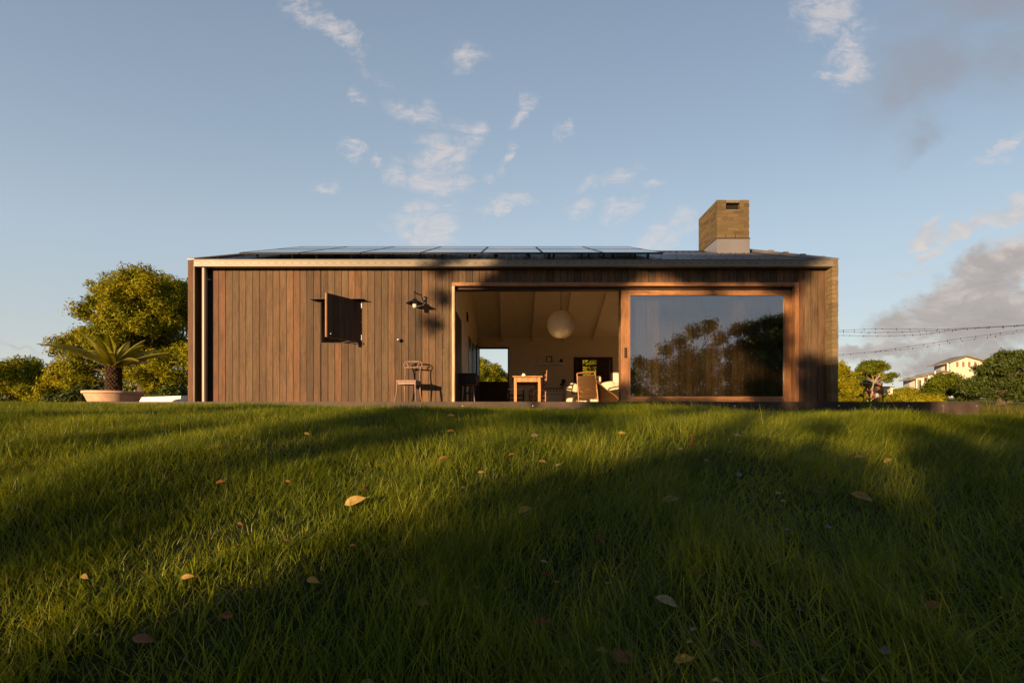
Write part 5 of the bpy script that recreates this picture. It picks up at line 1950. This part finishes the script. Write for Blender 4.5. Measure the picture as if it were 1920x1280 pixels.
b = MB()
poly_block(b, [(1782, 745), (1782, 680), (1815, 668.8), (1848, 677), (1848, 745)], DB, 2.0)
b.build('gable_wall', M_OFFWHITE, wb, WB)
b = MB()
poly_block(b, [(1770, 745), (1770, 696), (1782, 692), (1782, 745)], DB + .5, 1)
poly_block(b, [(1741, 745), (1741, 704), (1770, 697), (1770, 745)], DB + .3, 1)
poly_block(b, [(1719, 735), (1719, 709), (1741, 704), (1741, 735)], DB, 1)
b.build('wing_wall', M_OFFWHITE, wb, WB)
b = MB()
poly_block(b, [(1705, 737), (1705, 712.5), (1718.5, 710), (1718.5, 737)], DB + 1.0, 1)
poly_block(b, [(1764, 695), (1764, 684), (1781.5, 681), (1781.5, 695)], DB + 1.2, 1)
b.build('side_bay', M_SHADE_TANK, wb, WB)  # shade tint painted on bays of the cream house
b = MB()
for pts, dd_, dep_ in (([(1781, 679.5), (1815, 667.4), (1852, 677.6), (1852, 676.2), (1815, 665.8), (1781, 678)], -0.6, 2.4), ([(1757, 685.5), (1782, 680), (1782, 678.4), (1757, 684)], -0.3, 1.6),
                 ([(1699, 713.5), (1720, 709.5), (1720, 707.8), (1699, 711.8)], -0.6, 1.2), ([(1707, 709.2), (1742, 703.8), (1742, 702.2), (1707, 707.4)], -0.5, 1.2), ([(1729, 704), (1784, 694.5), (1784, 692.8), (1729, 702)], -0.4, 1.2)):
    poly_block(b, pts, DB + dd_, dep_)
b.build('roof', M_BROWNROOF, wb, WB)
for px in (1795.2, 1806.4, 1817.5, 1828.8):
    b = MB()
    poly_block(b, [(px - 2.4, 687.3), (px - 2.4, 678), (px + 2.4, 678), (px + 2.4, 687.3)], DB - 0.12, 0.15)
    f_ = b.build('window', M_BLIND, wb, WB)
    b = MB()
    poly_block(b, [(px - 3.1, 688), (px - 3.1, 677.3), (px - 2.5, 677.3), (px - 2.5, 688)], DB - 0.10, 0.1)
    poly_block(b, [(px + 2.5, 688), (px + 2.5, 677.3), (px + 3.1, 677.3), (px + 3.1, 688)], DB - 0.10, 0.1)
    b.build('frame', M_WHITE, f_, WB)
for (x0_, x1_, y0_, y1_, dd_) in ((1713, 1716.5, 711.5, 729, 1.1), (1720.6, 1722.4, 711, 731, -.05), (1734, 1735.6, 707.5, 716, -.05), (1736.6, 1738.6, 707, 716, -.05), (1768, 1772, 684, 689, 1.4), (1774, 1777.5, 683.3, 688.5, 1.4), (1724.5, 1727, 712, 730, -.05)):
    b = MB()
    poly_block(b, [(x0_, y1_), (x0_, y0_), (x1_, y0_), (x1_, y1_)], DB + dd_ - 0.05, 0.1)
    b.build('window', M_WINDARK, wb, WB)
for px, y0_, y1_ in ((1718.8, 709, 736), (1741.5, 704, 736), (1777, 681, 696), (1753.5, 696, 705)):
    b = MB()
    p0, p1 = bpt(px, y0_, DB - .35), bpt(px, y1_, DB - .35)
    b.tube([p0, p1], 0.075, 8)
    b.build('downpipe', M_WHITE, wb, WB)

rs = thing('red_shed', 'low red brown shed with grey metal roof under the flat topped tree', 'shed', (bpt(1625, 0, 40).x, 40, gz(27, 40)))
b = MB()
b.box(bpt(1604, 0, 40).x, bpt(1655, 0, 40).x, 40, 44, gz(27, 40) - .3, at(0, 719, 40).z)
b.build('wall', M_REDWALL, rs, rs.location)
b = MB()
p0, p1 = at(1597, 719.5, 39.2), at(1650, 713.5, 39.2)
b.prism([(38.9, p0.z), (45, p0.z + 0.55), (45, p0.z + 0.62), (38.9, p0.z + 0.07)], 0, p0.x, p1.x)
b.build('roof', M_GREYROOF, rs, rs.location)
b = MB()
b.box(at(1641, 0, 39.9).x, at(1645, 0, 39.9).x, 39.9, 39.99, at(0, 738, 40).z, at(0, 722, 40).z)
b.build('window', M_WINDARK, rs, rs.location)
ob_ = thing('cream_outbuilding', 'small cream flat roofed outbuilding right of the red shed', 'outbuilding', (bpt(1666, 0, 41).x, 41, gz(31, 41)))
b = MB()
b.box(bpt(1657, 0, 41).x, bpt(1674, 0, 41).x, 41, 44, gz(31, 41) - .3, at(0, 725.5, 41).z)
b.build('wall', M_RENDER, ob_, ob_.location)
b = MB()
b.box(bpt(1656, 0, 41).x, bpt(1675, 0, 41).x, 40.8, 44.2, at(0, 725.5, 41).z + .002, at(0, 724.3, 41).z)
b.build('roof', M_BROWNROOF, ob_, ob_.location)
wt = MB()
p = at(1644.5, 741, 35)
wt.lathe([(0.0, -0.2), (0.10, -0.2), (0.10, 0.12), (0.08, 0.15), (0.0, 0.16)], p, 16)
tag(wt.build('water_tank', M_SHADE_TANK, None, p, smooth=True), 'small white water tank on the lawn by the red shed', 'tank')


# festoon cables from the house to a pole out to the right
def cable(label, pts, bulbs=True):
    P3 = [at(px, py, d) for px, py, d in pts]
    # smooth
    sm_ = []
    n = len(P3)
    for i in range(n - 1):
        p0, p1, p2, p3 = P3[max(i - 1, 0)], P3[i], P3[i + 1], P3[min(i + 2, n - 1)]
        for k in range(8):
            t = k / 8
            sm_.append(0.5 * ((2 * p1) + (p2 - p0) * t + (2 * p0 - 5 * p1 + 4 * p2 - p3) * t * t + (3 * p1 - p0 - 3 * p2 + p3) * t ** 3))
    sm_.append(P3[-1])
    root = thing('festoon_cable', label, 'cable', sm_[0], 0, 'festoon cables right of the house')
    m_ = MB()
    m_.tube(sm_, 0.0045, 5)
    m_.build('wire', M_BLACK, root, sm_[0])
    q = MB()
    acc = 0.0
    nxt = 0.15
    for i in range(len(sm_) - 1):
        seg = (sm_[i + 1] - sm_[i]).length
        while nxt < acc + seg:
            p_ = sm_[i].lerp(sm_[i + 1], (nxt - acc) / seg)
            q.tube([p_ + Vector((0, 0, 0.018)), p_ + Vector((0, 0, random.uniform(-0.045, -0.02)))], [0.006, 0.008], 6)
            nxt += random.uniform(0.16, 0.36)
        acc += seg
    o_ = q.build('bulb_holder', M_BLACK, root, sm_[0])
    o_['kind'] = 'stuff'


cable('uppermost festoon cable leaving the brick wall almost level', [(1571, 619.5, 15.5), (1640, 616.5, 15), (1700, 617, 14.6), (1760, 617, 14.2), (1810, 615, 13.8), (1860, 612.5, 13.5), (1925, 608.5, 13), (2060, 596, 12)])
cable('second festoon cable just below the uppermost one', [(1571, 622, 15.5), (1640, 623, 15), (1700, 622, 14.6), (1750, 620, 14.2), (1810, 616.5, 13.8), (1860, 613.5, 13.5), (1925, 609.5, 13), (2060, 597, 12)])
cable('third festoon cable sagging lowest of the upper bunch', [(1571, 628.5, 15.5), (1640, 630, 15), (1690, 629, 14.6), (1735, 626, 14.2), (1790, 619, 13.8), (1830, 615, 13.5), (1925, 610, 13), (2060, 598, 12)])
cable('lower festoon cable rising to the right across the clouds', [(1571, 665.5, 15.5), (1620, 661, 15), (1690, 655.5, 14.6), (1750, 647.5, 14.2), (1810, 638, 13.8), (1860, 630.5, 13.5), (1925, 620.5, 13), (2060, 600, 12)])
cable('companion cable just above the lower rising festoon', [(1640, 659, 15), (1690, 651.5, 14.6), (1750, 643, 14.2), (1800, 634.5, 13.8), (1850, 628, 13.5), (1925, 617, 13), (2060, 599, 12)])
pole = MB()
pp_ = at(2060, 598, 12)
pole.tube([(pp_.x, pp_.y, gz(pp_.x, 12) - .2), (pp_.x, pp_.y, pp_.z + 0.25)], [0.06, 0.05], 10)
tag(pole.build('cable_pole', M_DARKWOOD, None, (pp_.x, pp_.y, gz(pp_.x, 12)), smooth=True), 'timber pole holding the far ends of the festoon cables', 'pole')

# ------------------------------------------------------------------ lawn


def noise2(x, y, seed, f):
    r_ = np.random.default_rng(seed)
    z = np.zeros_like(x)
    for k in range(6):
        a_ = r_.uniform(0, 2 * np.pi)
        ff = f * r_.uniform(0.6, 1.7)
        z += np.sin(ff * (x * np.cos(a_) + y * np.sin(a_)) + r_.uniform(0, 6.28))
    return z / 2.4


def blades(x, y, h, w, az, lean, curl, seg, twist):
    """bent tapering blades; arrays per blade"""
    n = len(x)
    z0 = ground_z(x, y) - 0.008
    dx, dy = np.cos(az), np.sin(az)
    wx, wy = -np.sin(az + twist), np.cos(az + twist)
    nv = 2 * seg + 1
    V = np.empty((n, nv, 3), np.float32)
    for i in range(seg + 1):
        t = i / seg
        out = h * (np.sin(lean) * t + curl * t * t)
        up = h * (np.cos(lean) * t - 0.45 * curl * t * t)
        cx, cy, czz = x + dx * out, y + dy * out, z0 + up
        ww_ = w * (1 - t ** 1.6) * 0.5
        if i < seg:
            V[:, 2 * i, 0] = cx - wx * ww_
            V[:, 2 * i, 1] = cy - wy * ww_
            V[:, 2 * i, 2] = czz
            V[:, 2 * i + 1, 0] = cx + wx * ww_
            V[:, 2 * i + 1, 1] = cy + wy * ww_
            V[:, 2 * i + 1, 2] = czz
        else:
            V[:, 2 * i, 0] = cx
            V[:, 2 * i, 1] = cy
            V[:, 2 * i, 2] = czz
    pat, sizes = [], []
    for i in range(seg - 1):
        pat += [2 * i, 2 * i + 1, 2 * i + 3, 2 * i + 2]
        sizes.append(4)
    i = seg - 1
    pat += [2 * i, 2 * i + 1, 2 * i + 2]
    sizes.append(3)
    loops = (np.arange(n)[:, None] * nv + np.array(pat)[None, :]).ravel()
    return V.reshape(-1, 3), loops, np.tile(sizes, n)


def lawn():
    rng = np.random.default_rng(11)
    packs = []
    # (near depth, far depth, blades, segments)
    for d0, d1, n, seg in ((0.55, 1.3, 23000, 5), (1.3, 2.4, 66000, 4), (2.4, 4.0, 112000, 3), (4.0, 6.5, 140000, 2), (6.5, 9.98, 110000, 2)):
        d = np.sqrt(rng.uniform(d0 * d0, d1 * d1, n))
        x = rng.uniform(-1.28, 1.28, n) * d
        y = d
        # tufts: pull blades towards clump centres
        tx = noise2(x, y, 3, 9.0) * 0.055
        ty = noise2(x, y, 4, 9.0) * 0.055
        x = x + tx
        y = np.minimum(y + ty, 9.975)
        right = sm(-0.2, 0.35, x / np.maximum(d, .1))
        lng = 0.5 + 0.5 * noise2(x, y, 5, 2.2)
        h = (0.060 + 0.024 * rng.random(n) + 0.034 * lng + 0.026 * right * (0.5 + 0.5 * lng)) * (0.7 + 0.6 * rng.random(n))
        lng2 = noise2(x, y, 15, 5.5)
        h = 0.82 * h * (1 + 0.20 * lng2)
        h = h * (1 - 0.22 * sm(4.0, 6.5, d))
        tall = rng.random(n) < 0.05
        h = np.where(tall, h * 1.45, h)
        w = (0.0021 + 0.0024 * rng.random(n) ** 1.6) * (1 + 0.06 * np.maximum(0, d - 3))
        flow = noise2(x, y, 8, 1.1) * 2.2 + 0.6
        az = np.where(rng.random(n) < 0.25 + 0.4 * right, flow + rng.normal(size=n) * 0.7, rng.uniform(0, 2 * np.pi, n))
        lean = np.abs(rng.normal(size=n)) * (0.32 + 0.20 * right) + 0.05
        lean = np.minimum(lean, 1.2)
        curl = rng.uniform(0.05, 0.5, n) * (1 + 0.5 * right)
        tw = rng.uniform(-1.2, 1.2, n)
        straw = rng.random(n) < 0.07
        lean = np.where(straw, rng.uniform(1.1, 1.45, n), lean)
        h = np.where(straw, h * 0.9, h)
        packs.append(blades(x, y, h, w, az, lean, curl, seg, tw))
    # flanks of the slope on both sides, and behind the viewpoint
    for n, sd_ in ((48000, -1), (48000, 1)):
        y = rng.uniform(-0.6, 7.0, n)
        x = sd_ * (1.26 * np.maximum(y, 0.45) + 2.6 * rng.random(n) ** 1.3)
        h = (0.075 + 0.04 * rng.random(n)) * (0.7 + 0.6 * rng.random(n))
        packs.append(blades(x, y, h, 0.004 + 0.003 * rng.random(n), rng.uniform(0, 6.28, n), np.abs(rng.normal(size=n)) * 0.4 + .05, rng.uniform(.05, .5, n), 3, rng.uniform(-1.2, 1.2, n)))
    # beyond the terrace ends
    for (xa_, xb_, ya_, yb_, n, hh) in ((-15, -9.1, 9.9, 17, 26000, 0.11), (9.7, 16, 9.9, 20, 30000, 0.14)):
        x = rng.uniform(xa_, xb_, n)
        y = rng.uniform(ya_, yb_, n)
        h = hh * (0.6 + 0.8 * rng.random(n))
        packs.append(blades(x, y, h, 0.006 + 0.003 * rng.random(n), rng.uniform(0, 6.28, n), np.abs(rng.normal(size=n)) * 0.3, rng.uniform(.05, .4, n), 2, rng.uniform(-1, 1, n)))
    Vs, Ls, Ss, o = [], [], [], 0
    for V, l, s in packs:
        Vs.append(V)
        Ls.append(l + o)
        Ss.append(s)
        o += len(V)
    ob = np_mesh('grass', np.concatenate(Vs), np.concatenate(Ls), np.concatenate(Ss), M_GRASS)
    tag(ob, 'long green lawn grass on the slope in front of the house', 'grass', kind='stuff')
    # tall wild grass at the right end and a few stalks at the left
    n = 5200
    x = rng.uniform(9.75, 14.5, n)
    y = rng.uniform(9.6, 14.0, n)
    h = (0.16 + 0.26 * rng.random(n)) * (0.7 + 0.3 * (noise2(x, y, 9, 2.0) * .5 + .5) * 2)
    p1 = blades(x, y, h, 0.006 + 0.003 * rng.random(n), rng.uniform(0, 6.28, n), np.abs(rng.normal(size=n)) * 0.28, rng.uniform(.1, .6, n), 3, rng.uniform(-1, 1, n))
    xs_ = np.array([at(px, 0, 9.8).x for px in (133, 136, 142, 157, 160, 152, 112, 118, 126, 108, 41, 100, 148, 22, 78)])
    hs_ = np.array([.36, .22, .3, .34, .2, .22, .2, .16, .18, .15, .17, .16, .2, .12, .14])
    k = len(xs_)
    p2 = blades(xs_, np.full(k, 9.8) + rng.uniform(-.2, .15, k), hs_ * 1.25, np.full(k, .009), rng.uniform(0, 6.28, k), rng.uniform(.05, .3, k), rng.uniform(.1, .5, k), 3, rng.uniform(-1, 1, k))
    ob = np_mesh('tall_grass', np.concatenate([p1[0], p2[0]]), np.concatenate([p1[1], p2[1] + len(p1[0])]), np.concatenate([p1[2], p2[2]]), M_DRYGRASS)
    tag(ob, 'tall wild grass past the end of the steel edging', 'grass', kind='stuff')


lawn()

# ------------------------------------------------------------------ fallen leaves on the lawn
LEAFCOL = {'yellow': (0.47, 0.31, 0.08), 'orange': (0.42, 0.17, 0.05), 'red': (0.30, 0.05, 0.025), 'brown': (0.23, 0.12, 0.065), 'grey': (0.26, 0.20, 0.20), 'pale': (0.50, 0.41, 0.22)}
LEAFMAT = {}
for k_, c_ in LEAFCOL.items():
    LEAFMAT[k_] = simple('fallen_leaf_' + k_, c_, 0.6, 0.0, 0.35, 30.0, 0.3, 0.3)


def ground_hit(px, py):
    sx, szz = (px - XC) / F, (YH - py) / F
    d = 0.5
    while d < 9.6:
        if szz * d < float(ground_z(sx * d, d)) + 0.045:
            return d
        d += 0.02
    return 9.6


def fallen(px, py, size_px, col, label=None, ang=None, tiltv=None, kink=0.0):
    d = ground_hit(px, py)
    p = at(px, py, d)
    L = 0.95 * size_px / F * d
    m_ = MB()
    n = 8
    vs, fs = [], []
    cup = random.uniform(0.1, 0.45)
    for i in range(n + 1):
        t = i / n
        wd = 0.22 * math.sin(math.pi * t ** 0.85) * (1 - 0.15 * t) + 0.004
        zc = 0.10 * math.sin(math.pi * t) + kink * t * t
        for j in (-1, -0.5, 0, 0.5, 1):
            vs.append(((t - 0.5) * L, j * wd * L, (zc + cup * wd * j * j * 1.2) * L + 0.004 * math.sin(13 * t + 5 * j) * L * 5))
    for i in range(n):
        for j in range(4):
            a_ = i * 5 + j
            fs.append((a_, a_ + 1, a_ + 6, a_ + 5))
    m_.add(vs, fs)
    m_.tube([(0.5 * L, 0, 0.0), (0.62 * L, 0, 0.03 * L)], [0.012 * L, 0.008 * L], 5)
    o_ = m_.build('fallen_leaf', LEAFMAT[col], None, smooth=True)
    sol = o_.modifiers.new('thick', 'SOLIDIFY')
    sol.thickness = 0.0006
    o_.location = p + Vector((0, 0, -0.004))
    o_.rotation_euler = (R(random.uniform(10, 55)) if tiltv is None else R(tiltv), R(random.uniform(-20, 20)), R(random.uniform(-35, 35)) if ang is None else R(ang))
    cw = {'yellow': 'yellow tan', 'orange': 'orange brown', 'red': 'dark red', 'brown': 'dull brown', 'grey': 'greyish purple', 'pale': 'pale cream'}[col]
    szw = 'tiny' if size_px < 15 else ('small' if size_px < 19 else ('medium' if size_px < 25 else 'large'))
    row = 'just below the terrace' if py < 800 else ('on the upper lawn' if py < 875 else ('halfway down the lawn' if py < 1000 else ('on the lower lawn' if py < 1150 else 'at the foot of the slope')))
    below = [(380, 'downpipe'), (640, 'shutter'), (800, 'scroll backed chair'), (925, 'rear door'), (1050, 'globe lamp'), (1170, 'door handle'), (1330, 'glass door'), (1500, 'end jamb'), (1640, 'lily plants'), (1900, 'dark pine')]
    wh = min(below, key=lambda t: abs(t[0] - px))[1]
    tag(o_, label or '%s %s fallen leaf %s, straight below the %s' % (szw, cw, row, wh), 'leaf', 'fallen leaves on the lawn')
    return o_


fallen(667, 937, 46, 'yellow', 'broad domed tan leaf standing out in the middle of the lawn', 5, 60)
fallen(686, 914, 22, 'orange', 'small upright orange leaf just behind the broad tan one', 60, 75)
fallen(1250, 1126, 50, 'pale', 'pale yellow leaf with dark insect holes', -12, 35)
fallen(1164, 1228, 58, 'orange', 'long rust brown folded leaf with a pale midrib', -62, 50)
fallen(1062, 1241, 40, 'yellow', 'rounded yellow leaf near the bottom of the lawn', -5, 40)
fallen(1283, 1232, 44, 'yellow', 'curved yellow leaf right of the long rust brown one', -14, 40)
fallen(1657, 1214, 36, 'grey', 'crumpled greyish purple leaf standing in the grass', 20, 65)
fallen(1752, 1132, 40, 'orange', 'single orange leaf low on the right of the lawn', -25, 45)
fallen(1017, 1163, 38, 'red', 'dark red leaf with an orange tip low in the shade', 8, 40)
fallen(1616, 930, 42, 'yellow', 'arched yellow leaf on the right half of the lawn', -20, 50)
fallen(1258, 936, 42, 'yellow', 'flat yellow leaf below the lit crest', 8, 25)
fallen(983, 955, 34, 'yellow', 'greenish yellow leaf in the centre of the lawn', 25, 45)
fallen(793, 1127, 40, 'yellow', 'tan arched leaf in the lower left shade', -28, 45)
fallen(588, 1086, 34, 'yellow', 'tan curled leaf between the left and centre of the lawn', -22, 40)
fallen(425, 1150, 34, 'orange', 'upright rust coloured leaf in the lower left', 70, 70)
fallen(270, 1195, 46, 'brown', 'wide dark brown leaf lying at the lower left', 6, 40)
for (px, py, sz, col) in ((160, 1078, 24, 'yellow'), (353, 1078, 26, 'yellow'), (832, 858, 22, 'orange'), (845, 778, 16, 'yellow'), (846, 807, 18, 'orange'), (905, 884, 20, 'yellow'), (830, 857, 14, 'orange'), (576, 812, 14, 'yellow'), (662, 1020, 16, 'orange'),
                          (414, 902, 20, 'orange'), (450, 980, 16, 'orange'), (1120, 996, 20, 'red'), (1124, 1010, 28, 'red'), (1121, 1006, 16, 'red'), (1020, 1050, 16, 'pale'), (1022, 1074, 18, 'red'), (1044, 1088, 14, 'orange'),
                          (1003, 815, 18, 'grey'), (1068, 828, 16, 'grey'), (1017, 864, 18, 'yellow'), (1046, 870, 14, 'pale'), (1166, 811, 18, 'yellow'), (1197, 855, 16, 'yellow'), (1230, 797, 8, 'orange'), (1277, 840, 14, 'pale'),
                          (1300, 818, 16, 'red'), (1296, 834, 18, 'red'), (1383, 815, 18, 'grey'), (1371, 848, 20, 'grey'), (1325, 862, 12, 'pale'), (1330, 771, 24, 'brown'), (1385, 888, 20, 'grey'), (1610, 856, 22, 'yellow'), (1665, 862, 24, 'yellow'),
                          (1735, 879, 12, 'grey'), (1460, 924, 22, 'yellow'), (1530, 920, 20, 'brown'), (1470, 938, 20, 'yellow'), (1553, 986, 20, 'grey'), (1475, 990, 14, 'grey'), (1804, 962, 12, 'grey'), (1310, 1072, 16, 'red'), (1300, 1176, 20, 'grey'),
                          (1292, 1199, 18, 'pale'), (1420, 1205, 30, 'brown'), (1345, 1272, 22, 'pale'), (1546, 1270, 30, 'yellow'), (1212, 1270, 22, 'orange'), (690, 1275, 30, 'yellow'), (1140, 1090, 16, 'grey'), (1130, 1216, 30, 'yellow'), (1182, 1222, 30, 'orange'),
                          (540, 900, 14, 'orange'), (305, 795, 12, 'orange'), (870, 912, 12, 'brown'), (895, 1100, 24, 'orange'), (540, 1010, 18, 'brown'), (745, 985, 18, 'brown'), (960, 850, 14, 'orange'), (1880, 1120, 22, 'yellow'), (1500, 1140, 20, 'brown')):
    fallen(px, py, sz, col)
